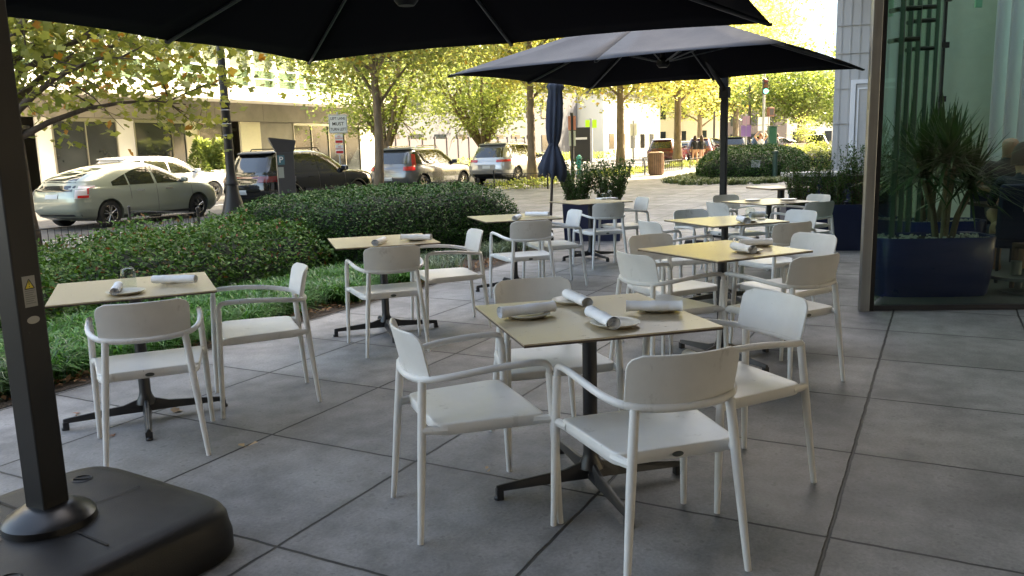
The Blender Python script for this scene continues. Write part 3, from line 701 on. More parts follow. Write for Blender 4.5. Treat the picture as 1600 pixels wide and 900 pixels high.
plate(1168, 347, 'plate under crumpled napkins on the candle glass table', .09); plate(1186, 339, 'rear plate on the candle glass table', .08)
napkin((1148, 338), (1176, 347), 'crumpled napkin roll in front of the candle glass', seed=13, over=.014, r=.027)
napkin((1172, 335), (1194, 334), 'napkin roll behind the candle glass', seed=14, over=.014, r=.027)
for i, (px, py, nm) in enumerate(((1176, 314, 'left'), (1231, 313, 'right'))):
    for k in range(3): plate(px, py, '%s plate of the %s stack on the right rear table' % (('bottom', 'middle', 'top')[k], nm), .10, TZ+k*.016)
CG = glass_mat('clear_glass', (.93, .95, .94), ior=1.5)
def tumbler(px, py, label, r=.036, h=.10, z=TZ, round_=.7):
    p = onplane(px, py, z)
    pr = [(r, 0), (r, h*.55), (r*.97, h*.75), (r*.8, h*.93), (r*.55, h), (0, h)]
    pi_ = [(0, h-.005), (r*.5, h-.006), (r*.75, h*.9), (r*.92, h*.74), (r*.94, h*.5), (r*.94, .001)]
    o = MB().lathe(pr[::-1]+pi_[::-1], n=28, cap=False).build('upturned_glass', CG, None, smooth=True, loc=p)
    return tag(o, label, 'glass')
tumbler(202, 449, 'upturned clear glass on the leftmost table beside a napkin roll', .040, .115)
tumbler(1172, 342, 'round upturned candle glass among the napkins on the right', .045, .11)
tumbler(943, 312, 'left upturned glass on the folded cloth by the middle planter', .036, .09, TZ+.02); tumbler(952.5, 309, 'right taller upturned glass on the folded cloth by the middle planter', .036, .105, TZ+.02)
p = onplane(948, 311, TZ)
tag(MB().box((0, 0, .0095), (.26, .17, .017), R(25)).build('folded_cloth', NAP, None, bevel=.004, loc=p), 'folded white cloth under two upturned glasses', 'cloth')

# ------------------------------------------------------------------ umbrellas
NAVY = mat('umbrella_fabric', (.012, .016, .028), .7, noise=.06, nscale=3, bump=.1, bscale=300, spec=.7)
RIBM = mat('rib_grey', (.055, .06, .07), .35)
ALU = mat('umbrella_frame', (.011, .011, .012), .45, noise=.15, nscale=9, spec=.3)
def cantilever(label, center, azv, hl, hd, z_rim, z_pk, mast, z_mast, group):
    """azv: unit vector from the mast side to the far side; hl: half length across; hd: half depth"""
    t = thing('cantilever_umbrella', label, 'umbrella', (mast[0], mast[1], 0), 0, group)
    M0 = Vector((mast[0], mast[1], 0)); c = Vector((*center, 0))-M0; d = Vector((*azv, 0)).normalized(); s = Vector((d.y, -d.x, 0))
    rim = [(-1, -1), (0, -1), (1, -1), (1, 0), (1, 1), (0, 1), (-1, 1), (-1, 0)]
    pk = c+Vector((0, 0, z_pk)); mb = MB()
    rp = [c+s*hl*u_+d*hd*v_+Vector((0, 0, z_rim+(.012 if u_*v_ == 0 else 0))) for u_, v_ in rim]
    nseg = 8
    for k in range(8):
        a, b = rp[k], rp[(k+1) % 8]; P = []
        for i in range(nseg+1):
            r0 = .12+.88*i/nseg; row = []
            for j in range(7):
                w = j/6; q = a+(b-a)*w; v = pk+(q-pk)*r0
                v.z -= .035*math.sin(PI*w)*math.sin(PI*min(1, i/nseg*.95+.0))           # fabric sags between ribs
                v.z += .03*(1-r0)*r0
                if i == nseg: v.z += .012*math.sin(PI*w); v += (pk-v).normalized()*0.03*math.sin(PI*w)
                row.append(v)
            P.append(row)
        mb.grid(P)
    cn = mb.build('canopy', NAVY, t, smooth=True, ang=20)
    cn.data.materials.clear(); cn.data.materials.append(mat('umbrella_shaded_underside', (.007, .007, .011), .95, spec=.08)); cn.data.materials.append(NAVY); q = cn.modifiers.new('thick', 'SOLIDIFY'); q.thickness = .004; q.offset = 0; q.material_offset = 1; q.use_flip_normals = False  # matte near-black underside: the shade below the canopy put into its colour
    vm = MB(); P = []
    for i in range(3):
        r0 = [.0, .10, .17][i]; P.append([pk+(rp[k % 8]-pk)*r0+Vector((0, 0, .06-.012*i)) for k in range(9)])
    vm.grid(P).build('vent_cap', NAVY, t)
    hubz = z_pk-.62
    hub = c+Vector((0, 0, hubz)); MB().lathe([(0, -.05), (.05, -.05), (.075, -.02), (.075, .03), (.03, .06), (.03, .54), (0, .54)], hub, 16).build('hub', ALU, t, smooth=True)
    for k in range(8):
        a = pk+Vector((0, 0, -.05)); b = rp[k]+Vector((0, 0, -.015)); rb_ = MB().tube([a+(b-a)*.02, a+(b-a)*.5+Vector((0, 0, -.005)), b], .0105, 6, flat=1.4).build('rib', RIBM, t)
        mid = a+(b-a)*.46; MB().tube([hub, mid-Vector((0, 0, .012))], .008, 6).build('strut', mat('strut_grey', (.16, .17, .19), .35), rb_)
        MB().box(rp[k]+Vector((0, 0, -.012)), (.03, .03, .02)).build('rib_end', ALU, rb_)
    rz = math.atan2(d.y, d.x)
    MB().box((0, 0, z_mast/2+.05), ((.098, .098, z_mast-.1) if z_mast > 3 else (.08, .08, z_mast-.1)), rz).build('mast', ALU, t, bevel=.006)
    tp = Vector((0, 0, z_mast-.05)); e = pk+Vector((0, 0, .10)); mid = (tp+e)/2+Vector((0, 0, .12))
    MB().tube([tp, mid, e, e+Vector((0, 0, -.16))], .035, 8).build('arm', ALU, t, smooth=True)
    sl = Vector((0, 0, z_mast-.72)); dd = (c).normalized()
    MB().tube([sl, sl+dd*.10+Vector((0, 0, .08)), sl+dd*1.05+Vector((0, 0, .62))], .038, 8, flat=.8).build('brace', ALU, t, smooth=True)
    MB().box(sl, (.125, .125, .15), rz).build('slider', ALU, t, bevel=.01)
    return t, rz
UG = 'open cantilever umbrellas over the terrace'
dU = (-.0, 0)
d1 = Vector((.402, .916, 0)); B1 = Vector((-1.76, 7.48, 0)); C1_ = Vector((1.86, 5.89, 0))
s1 = (C1_-B1).normalized(); d1 = Vector((-s1.y, s1.x, 0)); hl1 = (C1_-B1).length/2; hd1 = 1.62
c1 = (B1+C1_)/2-d1*hd1
u1, rz1 = cantilever('large dark cantilever umbrella overhead at left, its mast nearest the camera', (c1.x, c1.y), (d1.x, d1.y), hl1, hd1, 2.285, 3.02, (-1.665, 2.70), 3.15, UG)
A2, B2, C2, D2 = Vector((-.73, 9.39, 0)), Vector((1.30, 11.95, 0)), Vector((4.30, 9.94, 0)), Vector((2.40, 7.24, 0))
c2 = (A2+B2+C2+D2)/4; sx2 = ((D2-A2)+(C2-B2)).normalized(); hl2 = ((D2-A2).length+(C2-B2).length)/4; dd2 = Vector((-sx2.y, sx2.x, 0)); hd2 = ((B2-A2).length+(C2-D2).length)/4
u2, rz2 = cantilever('slate blue cantilever umbrella over the right hand tables, seen from its lower edge', (c2.x, c2.y), (-dd2.x, -dd2.y), hl2, hd2, 2.30, 3.02, (2.93, 11.12), 2.86, UG)
# warning stickers on the near mast
st = thing('mast_sticker', 'x', 'sticker')
bpy.data.objects.remove(st)
fa = rz1  # mast faces
nrm = Vector((math.cos(fa-PI/2), math.sin(fa-PI/2), 0)); tn = Vector((math.cos(fa), math.sin(fa), 0))
def on_mast(mb, name, m, off, up, z):
    return mb
lab_m = mat('sticker_grey', (.30, .30, .28), .5); yel = mat('sticker_yellow', (.75, .60, .05), .5); blk = mat('sticker_black', (.02, .02, .02), .5)
MZ = Matrix.Rotation(fa, 4, 'Z')
def mp_(x, o, z): v = tn*x+nrm*(.0495+o); return (v.x, v.y, z)
sk = MB(); sk.add([mp_(-.023, .0006, 0.98), mp_(.023, .0006, .98), mp_(.023, .0006, 1.085), mp_(-.023, .0006, 1.085)], [(0, 1, 2, 3)])
slab_ = sk.build('warning_label', lab_m, u1)
tri = MB().add([mp_(-.017, .0012, 1.042), mp_(.017, .0012, 1.042), mp_(0, .0012, 1.074)], [(0, 1, 2)]); tri.build('warning_triangle', yel, slab_)
tri = MB(); 
for (a, b) in ((0, 1), (1, 2), (2, 0)):
    pts3 = [(-.017, 1.042), (.017, 1.042), (0, 1.074)]
    p_, q_ = Vector(pts3[a]), Vector(pts3[b]); n_ = Vector((-(q_-p_).y, (q_-p_).x)).normalized()*.0016
    tri.add([mp_(p_.x-n_.x, .0016, p_.y-n_.y), mp_(q_.x-n_.x, .0016, q_.y-n_.y), mp_(q_.x+n_.x, .0016, q_.y+n_.y), mp_(p_.x+n_.x, .0016, p_.y+n_.y)], [(0, 1, 2, 3)])
tri.add([mp_(-.0012, .0017, 1.055), mp_(.0012, .0017, 1.055), mp_(.0016, .0017, 1.067), mp_(-.0016, .0017, 1.067)], [(0, 1, 2, 3)])
tri.add([mp_(-.0014, .0017, 1.047), mp_(.0014, .0017, 1.047), mp_(.0014, .0017, 1.051), mp_(-.0014, .0017, 1.051)], [(0, 1, 2, 3)])
tri.build('warning_outline', blk, slab_)
ln = MB()
for k in range(7):
    z = 1.034-.007*k; ln.add([mp_(-.018, .0011, z), mp_(.018-.004*(k % 3), .0011, z), mp_(.018-.004*(k % 3), .0011, z+.002), mp_(-.018, .0011, z+.002)], [(0, 1, 2, 3)])
ln.build('label_lines', mat('label_ink', (.12, .12, .12), .5), slab_)
ov = MB(); n = 24; ov.add([mp_(.023*math.cos(2*PI*k/n), .0008, .935+.013*math.sin(2*PI*k/n)) for k in range(n)], [tuple(range(n))]); ov.build('oval_label', mat('sticker_silver', (.35, .34, .31), .35), u1)
ov = MB(); ov.add([mp_(-.02+.004*math.cos(2*PI*k/n), .0008, .895+.004*math.sin(2*PI*k/n)) for k in range(n)], [tuple(range(n))]); ov.build('screw', mat('screw_hole', (.005, .005, .005), .5), u1)

# weighted plastic base
def umbrella_base(label, loc, rz, S, group=None):
    t = thing('umbrella_base', label, 'umbrella base', (loc[0], loc[1], 0), rz, group)
    PB = mat('base_plastic', (.008, .0075, .0075), .5, spec=.3, noise=.12, nscale=6, bump=.12, bscale=220)
    lv = [(0, .985), (.02, 1.0), (.085, 1.0), (.12, .985), (.155, .975), (.178, .948), (.189, .91), (.193, .82)]
    vs = []; n = 64; mb = MB()
    def pt(th, k, z):
        c_, s_ = math.cos(th), math.sin(th); e = 2/7.0
        return Vector((S*k*math.copysign(abs(c_)**e, c_), S*k*math.copysign(abs(s_)**e, s_), z))
    P = [[pt(2*PI*j/n, k, z) for j in range(n+1)] for z, k in lv]
    P.append([pt(2*PI*j/n, .35, .198) for j in range(n+1)]); P.append([Vector((0, 0, .2))]*(n+1))
    mb.grid(P); mb.build('body', PB, t, smooth=True, ang=50)
    g = MB()
    dk = mat('base_seam', (.006, .006, .006), .8)
    for a in (0, PI/2, PI, 3*PI/2):
        d_ = Vector((math.cos(a), math.sin(a), 0)); s_ = Vector((-d_.y, d_.x, 0))*.0035
        pr = [(.16, .1995), (.35, .1988), (S*.72, .1932), (S*.83, .1880), (S*.905, .1730), (S*.955, .151), (S*.985, .121), (S*1.0, .086), (S*1.0, .004)]
        P = [[d_*(r_+.0012)-s_+Vector((0, 0, z+.0012)), d_*(r_+.0012)+s_+Vector((0, 0, z+.0012))] for r_, z in pr]
        g.grid(P)
    g.build('seam', dk, t)
    # recessed darker side panel (carrying grip) on two sides
    for a in (0, -PI/2, PI/2, PI):
        mb = MB(); P = []
        for i in range(9):
            v = i/8; row = []
            for j in range(25):
                u_ = -1+2*j/24; w = S*.70*(1-.10*v)
                r_ = S*(1.004-.0+(0 if v < .5 else -(v-.5)*.24)); z = .02+.158*v
                x, y = r_, w*u_
                q = Vector((x, y, z)); row.append(Matrix.Rotation(a, 3, 'Z')@q)
            P.append(row)
        #mb.grid(P, thick=.004).build('side_grip', dk, t, smooth=True)
    for sx, sy in ((-.6, .6), (.6, -.6)):
        c = (sx*S, sy*S, .190)
        cp = MB().lathe([(.038, .0), (.040, .007), (.034, .009), (.031, .003), (0, .003)], c, 24).build('fill_cap', PB, t, smooth=True)
        k = MB().box((c[0], c[1], .1965), (.062, .012, .006), .6); k.build('cap_grip', mat('base_seam'), cp)
    MB().lathe([(.152, .196), (.150, .222), (.135, .238), (.09, .262), (.075, .27), (0, .27)], (0, 0, 0), 48, cap=False).build('mast_collar', mat('collar_plastic', (.010, .010, .011), .3, noise=.1), t, smooth=True)
    for k in range(4):
        a = k*PI/2+.2; 
    return t
umbrella_base('big black water filled umbrella base with rounded corners at lower left', (-1.665, 2.70), R(-32), .475)
umbrella_base('black umbrella base half hidden behind the right rear chairs', (2.93, 11.12), R(-30), .45)

# closed market umbrella
cu_ = thing('closed_umbrella', 'closed dark blue umbrella tied at its waist behind the third hedge table', 'umbrella', (.93, 13.6, 0), 0)
cu_.location = (*at(861, 12.2, 0).xy, 0)
prof = [(.02, 2.44), (.10, 2.40), (.13, 2.36), (.095, 2.30), (.10, 2.15), (.105, 1.95), (.10, 1.75), (.085, 1.60), (.060, 1.52), (.085, 1.45), (.135, 1.33), (.175, 1.20), (.185, 1.12), (.155, 1.08)]
P = []
for i, (r_, z) in enumerate(prof):
    row = []
    for j in range(49):
        th = 2*PI*j/48; k = 1+.22*math.cos(8*th)*(1 if z < 2.3 else .3); zz = z-.06*(math.cos(8*th) > 0)*(i == len(prof)-1)-.05*math.cos(th)*(i >= len(prof)-2)
        row.append((r_*k*math.cos(th), r_*k*math.sin(th), zz))
    P.append(row)
MB().grid(P).build('folded_canopy', mat('closed_fabric', (.032, .042, .066), .85, noise=.2, nscale=6), cu_, smooth=True, ang=80)
MB().lathe([(.066, 1.50), (.072, 1.52), (.066, 1.54)], n=20, cap=False).build('tie_strap', mat('closed_fabric'), cu_, smooth=True)
MB().tube([(0, 0, .05), (0, 0, 2.5)], .021, 12).build('pole', mat('pole_brown', (.06, .045, .04), .4), cu_, smooth=True)
MB().lathe([(.30, 0), (.30, .05), (.06, .09), (.04, .25), (0, .25)], n=24).build('base', BLACK, cu_, smooth=True)
cu_.rotation_euler = (0, R(3.2), 0)
# ------------------------------------------------------------------ planting
rng = np.random.RandomState(7)
BARK = mat('bark', (.22, .165, .11), .9, noise=.45, nscale=9, bump=1, bscale=30, stretch=(1, 1, .3))
BARKD = mat('dark_bark', (.09, .07, .055), .9, noise=.4, nscale=12, bump=1, bscale=40, stretch=(1, 1, .3))
STEM = mat('shrub_stem', (.09, .065, .04), .9)
L_HEDGE = leaf_mat('hedge_leaf', (.016, .055, .008), (.085, .18, .034), .18, .6, cc=(.16, .05, .02))
L_HOLLY = leaf_mat('dark_hedge_leaf', (.008, .036, .006), (.050, .135, .020), .10, .55)
L_LIRI = leaf_mat('liriope_blade', (.022, .058, .020), (.075, .15, .055), .2, .35)
L_LIRI2 = leaf_mat('liriope_blade_bright', (.035, .12, .02), (.09, .24, .05), .25, .35)
L_LIRV = leaf_mat('liriope_blade_variegated', (.05, .10, .05), (.30, .38, .27), .2, .35)
L_DRY = leaf_mat('dry_leaf', (.12, .05, .02), (.30, .17, .08), .1, .7)
L_SYC = leaf_mat('broad_leaf', (.11, .14, .03), (.30, .31, .09), .45, .5, cc=(.34, .16, .03), tint=1.5)
L_STR = leaf_mat('street_tree_leaf', (.15, .20, .055), (.42, .42, .17), .5, .5, cc=(.45, .30, .08), tint=1.6)
L_YEL = leaf_mat('yellow_tree_leaf', (.20, .23, .065), (.52, .48, .20), .5, .5, cc=(.50, .33, .08), tint=1.6)
L_PALE = leaf_mat('pale_tree_leaf', (.16, .22, .07), (.38, .42, .17), .45, .5, tint=1.5)
L_FAR = leaf_mat('far_tree_leaf', (.09, .14, .035), (.24, .28, .08), .35, .5)
L_LIT = leaf_mat('lit_shrub_leaf', (.16, .21, .05), (.38, .40, .13), .35, .5)
L_BOX = leaf_mat('planter_leaf', (.022, .060, .012), (.07, .13, .035), .25, .5)
CORE = mat('hedge_shade_core', (.006, .012, .005), 1.0)

def abw(a, b, z): """arrays of a,b -> world"""; return np.stack([UA.x*a+VB.x*b, UA.y*a+VB.y*b, z], 1)
def hedge(name, label, fn, n, mat_, leaf=.045, seed=1, core=None, group=None, kind=None, cat='hedge', box=None, depth=.16):
    """fn(a,b) -> top height (0 = nothing); leaves fill the outer shell of that volume"""
    rs = np.random.RandomState(seed); a0, a1, b0, b1 = box
    o = thing(name, label, cat, ab((a0+a1)/2, (b0+b1)/2), 0, group); off = np.array([o.location.x, o.location.y, 0])
    pts = []
    while sum(len(p) for p in pts) < n:
        a = rs.uniform(a0, a1, 60000); b = rs.uniform(b0, b1, 60000); h = fn(a, b)
        t = rs.rand(60000); z = h*t
        # keep those near the surface: top or flanks
        e = .12; side = (fn(a+e, b) < z+.02) | (fn(a-e, b) < z+.02) | (fn(a, b+e) < z+.02) | (fn(a, b-e) < z+.02)
        keep = (h > .08) & ((z > h-depth*rs.rand(60000)) | side)
        pts.append(abw(a[keep], b[keep], z[keep]))
    P = np.concatenate(pts)[:n]; P[:, 2] += rs.normal(size=n)*.012+np.array([gz(y) for y in P[:, 1]])
    leaf_mesh('foliage', P-off, leaf, mat_, o, seed=seed, up=.5, aspect=.5)
    # near-black sheet on the sunk height field: shade between leaves put into colour
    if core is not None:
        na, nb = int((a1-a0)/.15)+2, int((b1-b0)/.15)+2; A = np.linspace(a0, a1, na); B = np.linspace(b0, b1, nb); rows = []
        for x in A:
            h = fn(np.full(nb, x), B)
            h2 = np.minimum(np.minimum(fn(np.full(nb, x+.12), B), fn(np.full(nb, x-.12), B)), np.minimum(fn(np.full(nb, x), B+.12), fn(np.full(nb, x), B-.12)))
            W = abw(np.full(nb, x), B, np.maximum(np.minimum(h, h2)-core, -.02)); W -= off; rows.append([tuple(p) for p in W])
        g = MB().grid(rows[::-1]); g.build('shade_core', CORE, o, smooth='all')
    return o
from mathutils import noise as mn
def nz2(a, b, s=1.0, k=0.0):
    return np.array([mn.noise(Vector((x*s+k, y*s, k))) for x, y in zip(np.atleast_1d(a), np.atleast_1d(b))])
def fnz(a, b, s, k):       # fast smooth pseudo noise
    return (np.sin(a*s*1.7+k)+np.sin(b*s*2.3+k*1.7)+np.sin((a+b)*s*1.1+k*.6)+np.sin((a-b)*s*2.9+k*2.1))/4
def rb_field(a0, a1, b0, b1, h, r=.35, amp=.05, s=3.0, k=0.0, p=4, skew=0.0):
    ca, cb, ha, hb = (a0+a1)/2, (b0+b1)/2, (a1-a0)/2, (b1-b0)/2
    def f(a, b):
        b = b-skew*(a-a1)
        n = fnz(a, b, s, k)+.5*fnz(a, b, s*2.7, k+3); q = (np.abs((a-ca)/ha)**p+np.abs((b-cb)/hb)**p)*(1+.06*n)
        t = np.clip(1-q, 0, 1); return np.where(q < 1, h*(t**.28)*(1+amp*n/h), 0)
    return f
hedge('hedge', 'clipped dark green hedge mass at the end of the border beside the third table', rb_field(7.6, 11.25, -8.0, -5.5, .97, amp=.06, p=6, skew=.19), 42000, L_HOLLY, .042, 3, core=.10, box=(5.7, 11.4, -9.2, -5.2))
shr = [('loose glossy shrub row behind the leftmost table, green with a few red leaves', (-1.2, 2.0, -8.2, -6.45), .47, 1.0, 9000),
       ('loose glossy shrub row between the leftmost and second hedge tables', (1.6, 4.8, -8.5, -6.45), .60, 4.0, 16000),
       ('bushy glossy shrub joining the clipped dark hedge behind the second hedge table', (4.3, 8.5, -8.7, -6.35), .70, 7.0, 24000)]
for lab, bx, h, k, n in shr:
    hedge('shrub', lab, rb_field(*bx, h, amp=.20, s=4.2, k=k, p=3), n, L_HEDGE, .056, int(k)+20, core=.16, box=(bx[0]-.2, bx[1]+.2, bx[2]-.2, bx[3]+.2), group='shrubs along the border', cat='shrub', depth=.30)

# liriope: arching blades in one border
def blades(name, A, B, n, m_, h, seed, parent=None, gzf=True, spread=.22, off=(0, 0, 0), width=.006):
    rs = np.random.RandomState(seed); nc = len(A)
    idx = rs.randint(0, nc, n); base = abw(A[idx]+rs.normal(size=n)*.05, B[idx]+rs.normal(size=n)*.05, np.zeros(n))
    ang = rs.rand(n)*2*PI; L = h*(.7+.6*rs.rand(n)); out = spread*(.4+rs.rand(n)*1.1)
    d = np.stack([np.cos(ang), np.sin(ang), np.zeros(n)], 1); s = np.stack([-np.sin(ang), np.cos(ang), np.zeros(n)], 1)
    V = []
    for t, w in ((0, 1), (.35, 1), (.7, .8), (1.0, .1)):
        p = base + d*(out*t**1.6)[:, None]; p[:, 2] = L*(t*1.25-.55*t*t*(1+out*1.5)) + [gz(y) for y in base[:, 1]] if gzf else L*(t*1.25-.55*t*t*(1+out*1.5))
        V += [p-s*width*w, p+s*width*w]
    V = np.stack(V, 1)-np.array(off); k = 8
    F = (np.arange(n)[:, None, None]*k+np.array([(0, 1, 3, 2), (2, 3, 5, 4), (4, 5, 7, 6)])[None]).reshape(-1, 4)
    V = V.reshape(-1, 3); me = bpy.data.meshes.new(name); me.vertices.add(len(V)); me.vertices.foreach_set('co', V.ravel())
    me.loops.add(F.size); me.loops.foreach_set('vertex_index', F.ravel().astype(np.int32)); me.polygons.add(len(F)); me.polygons.foreach_set('loop_start', (np.arange(len(F))*4).astype(np.int32)); me.update(calc_edges=True)
    at_ = me.attributes.new('rnd', 'FLOAT', 'POINT'); at_.data.foreach_set('value', np.repeat(rs.rand(n), k).astype(np.float32))
    me.materials.append(m_); o = bpy.data.objects.new(name, me); COL.objects.link(o)
    if parent: o.parent = parent
    return o
def tufts(a0, a1, b0, b1, n, seed):
    rs = np.random.RandomState(seed); return rs.uniform(a0, a1, n), rs.uniform(b0, b1, n)
A_, B_ = tufts(-4.5, 3.6, -7.0, -5.18, 330, 1)
tag(blades('border_grass', A_, B_, 23000, L_LIRI, .27, 2), 'dark strappy border grass under the shrubs at left', 'grass', kind='stuff')
A_, B_ = tufts(3.0, 7.6, -6.8, -5.15, 260, 3)
tag(blades('border_grass', A_, B_, 23000, L_LIRI2, .28, 4, spread=.26), 'bright green strappy grass clump behind the second hedge table', 'grass', kind='stuff')
A_, B_ = tufts(1.2, 10.6, -6.9, -5.3, 230, 5)
tag(blades('border_grass', A_, B_, 8500, L_LIRV, .27, 6, width=.005), 'pale striped strappy grass at the foot of the hedge', 'grass', kind='stuff')
# leaf litter along the bed edge
rs = np.random.RandomState(5); a = rs.uniform(-4, 10.2, 1700); b = -5.02-np.abs(rs.normal(size=1700))*.14
P = abw(a, b, .012+rs.rand(1700)*.03); tag(leaf_mesh('leaf_litter', P, .05, L_DRY, None, seed=8, up=2, aspect=.6), 'brown leaf litter along the edge of the planted border', 'leaves', kind='stuff')
# single dry leaves on the paving
for i, (px, py, sz, lab) in enumerate([(383, 699, .075, 'curled tan fallen leaf on the paving between the umbrella base and nearest table'), (177, 681, .06, 'small rust fallen leaf near the leftmost chair leg'), (272, 645, .05, 'small brown fallen leaf under the leftmost table base'), (120, 648, .05, 'brown fallen leaf near the border at far left'), (762, 735, .02, 'tiny red brown leaf crumb beside the nearest table')]):
    p = onplane(px, py, .004); o = leaf_mesh('fallen_leaf', [(0, 0, 0), (.01, .008, .004), (-.008, .01, .002)], sz, mat('tan_leaf%d' % (i % 2), ((.45, .30, .16), (.30, .13, .06))[i % 2], .8), None, seed=30+i, up=3, aspect=.7); o.location = p
    tag(o, lab, 'leaf', 'fallen leaves on the paving')

def plant_stems(name, label, cat, loc, n_st, h, rad, m_, leaf, seed, per=46, stemm=STEM, group=None, z0=0.0, lean=.35, ell=1.0):
    rs = np.random.RandomState(seed); t = thing(name, label, cat, loc, 0, group); mb = MB(); pts = []; ds = []
    for i in range(n_st):
        a = rs.rand()*2*PI; r0 = rad*.45*math.sqrt(rs.rand()); b0 = np.array([r0*math.cos(a)*ell, r0*math.sin(a), z0]); L = h*(.55+.5*rs.rand()); dr = np.array([math.cos(a)*ell, math.sin(a), 0])*lean*(r0/rad+.25)
        prev = b0; path = [b0]
        for k in range(1, 6): path.append(b0+np.array([0, 0, L*k/5])+dr*L*(k/5)**1.3+rs.normal(size=3)*.012)
        mb.tube([tuple(p) for p in path], [.005-.0007*k for k in range(6)], 4, cap=False)
        path = np.array(path)
        for q in range(per):
            tt = .08+.92*rs.rand(); k = min(4, int(tt*5)); p = path[k]+(path[k+1]-path[k])*(tt*5-k); pts.append(p+rs.normal(size=3)*.014); d = rs.normal(size=3); d[2] = abs(d[2])*.6+.5; ds.append(d/np.linalg.norm(d))
    mb.build('stem', stemm, t); leaf_mesh('foliage', np.array(pts), leaf, m_, t, seed=seed, up=.3, aspect=.5, dirs=np.array(ds)); return t
NAVYP = mat('navy_planter', (.012, .020, .058), .42, noise=.15, nscale=5)
def planter(label, loc, rz, w, d, h, group='navy planters', taper=.06):
    t = thing('planter_box', label, 'planter', loc, rz, group); mb = MB(); W, D_ = w/2, d/2; k = 1-taper
    o8 = [(-W*k, -D_*k, 0), (W*k, -D_*k, 0), (W*k, D_*k, 0), (-W*k, D_*k, 0), (-W, -D_, h), (W, -D_, h), (W, D_, h), (-W, D_, h)]
    i8 = [(-W+.03, -D_+.03, h), (W-.03, -D_+.03, h), (W-.03, D_-.03, h), (-W+.03, D_-.03, h), (-W+.03, -D_+.03, h-.06), (W-.03, -D_+.03, h-.06), (W-.03, D_-.03, h-.06), (-W+.03, D_-.03, h-.06)]
    mb.add(o8+i8, [(0, 3, 2, 1)]+[(j, (j+1) % 4, 4+(j+1) % 4, 4+j) for j in range(4)]+[(4+j, 4+(j+1) % 4, 8+(j+1) % 4, 8+j) for j in range(4)]+[(8+j, 8+(j+1) % 4, 12+(j+1) % 4, 12+j) for j in range(4)])
    mb.build('box', NAVYP, t); MB().bb(-W+.031, W-.031, -D_+.031, D_-.031, h-.075, h-.05).build('soil', SOIL, t); return t
pm_ = (1.33, 12.85)
planter('dark navy planter box behind the two glass table, middle of the terrace', (pm_[0], pm_[1], 0), R(-12), .92, .55, .60)
plant_stems('evergreen_bush', 'left of the two dense dark bushes in the middle planter', 'bush', (pm_[0]-.24, pm_[1]+.03, .52), 60, .78, .34, L_BOX, .042, 11, 70, lean=.55)
plant_stems('evergreen_bush', 'right of the two dense dark bushes in the middle planter', 'bush', (pm_[0]+.26, pm_[1]-.03, .52), 60, .76, .34, L_BOX, .042, 12, 70, lean=.55)
pr_ = at(1322, 11.0, 0)
planter('long dark navy planter box at the right by the steel corner post', (pr_.x, pr_.y, 0), R(-10), 1.62, .6, .62)
for i, (dx, hh) in enumerate(((-.55, .78), (-.15, .70), (.25, .86), (.62, .74))):
    plant_stems('boxwood_bush', ['leftmost', 'second', 'third', 'rightmost'][i]+' leafy sprigged bush in the right navy planter', 'bush', (pr_.x+dx*.985, pr_.y-dx*.17, .54), 42, hh, .30, L_BOX, .032, 40+i, 75, group='bushes in the right planter', lean=.35)

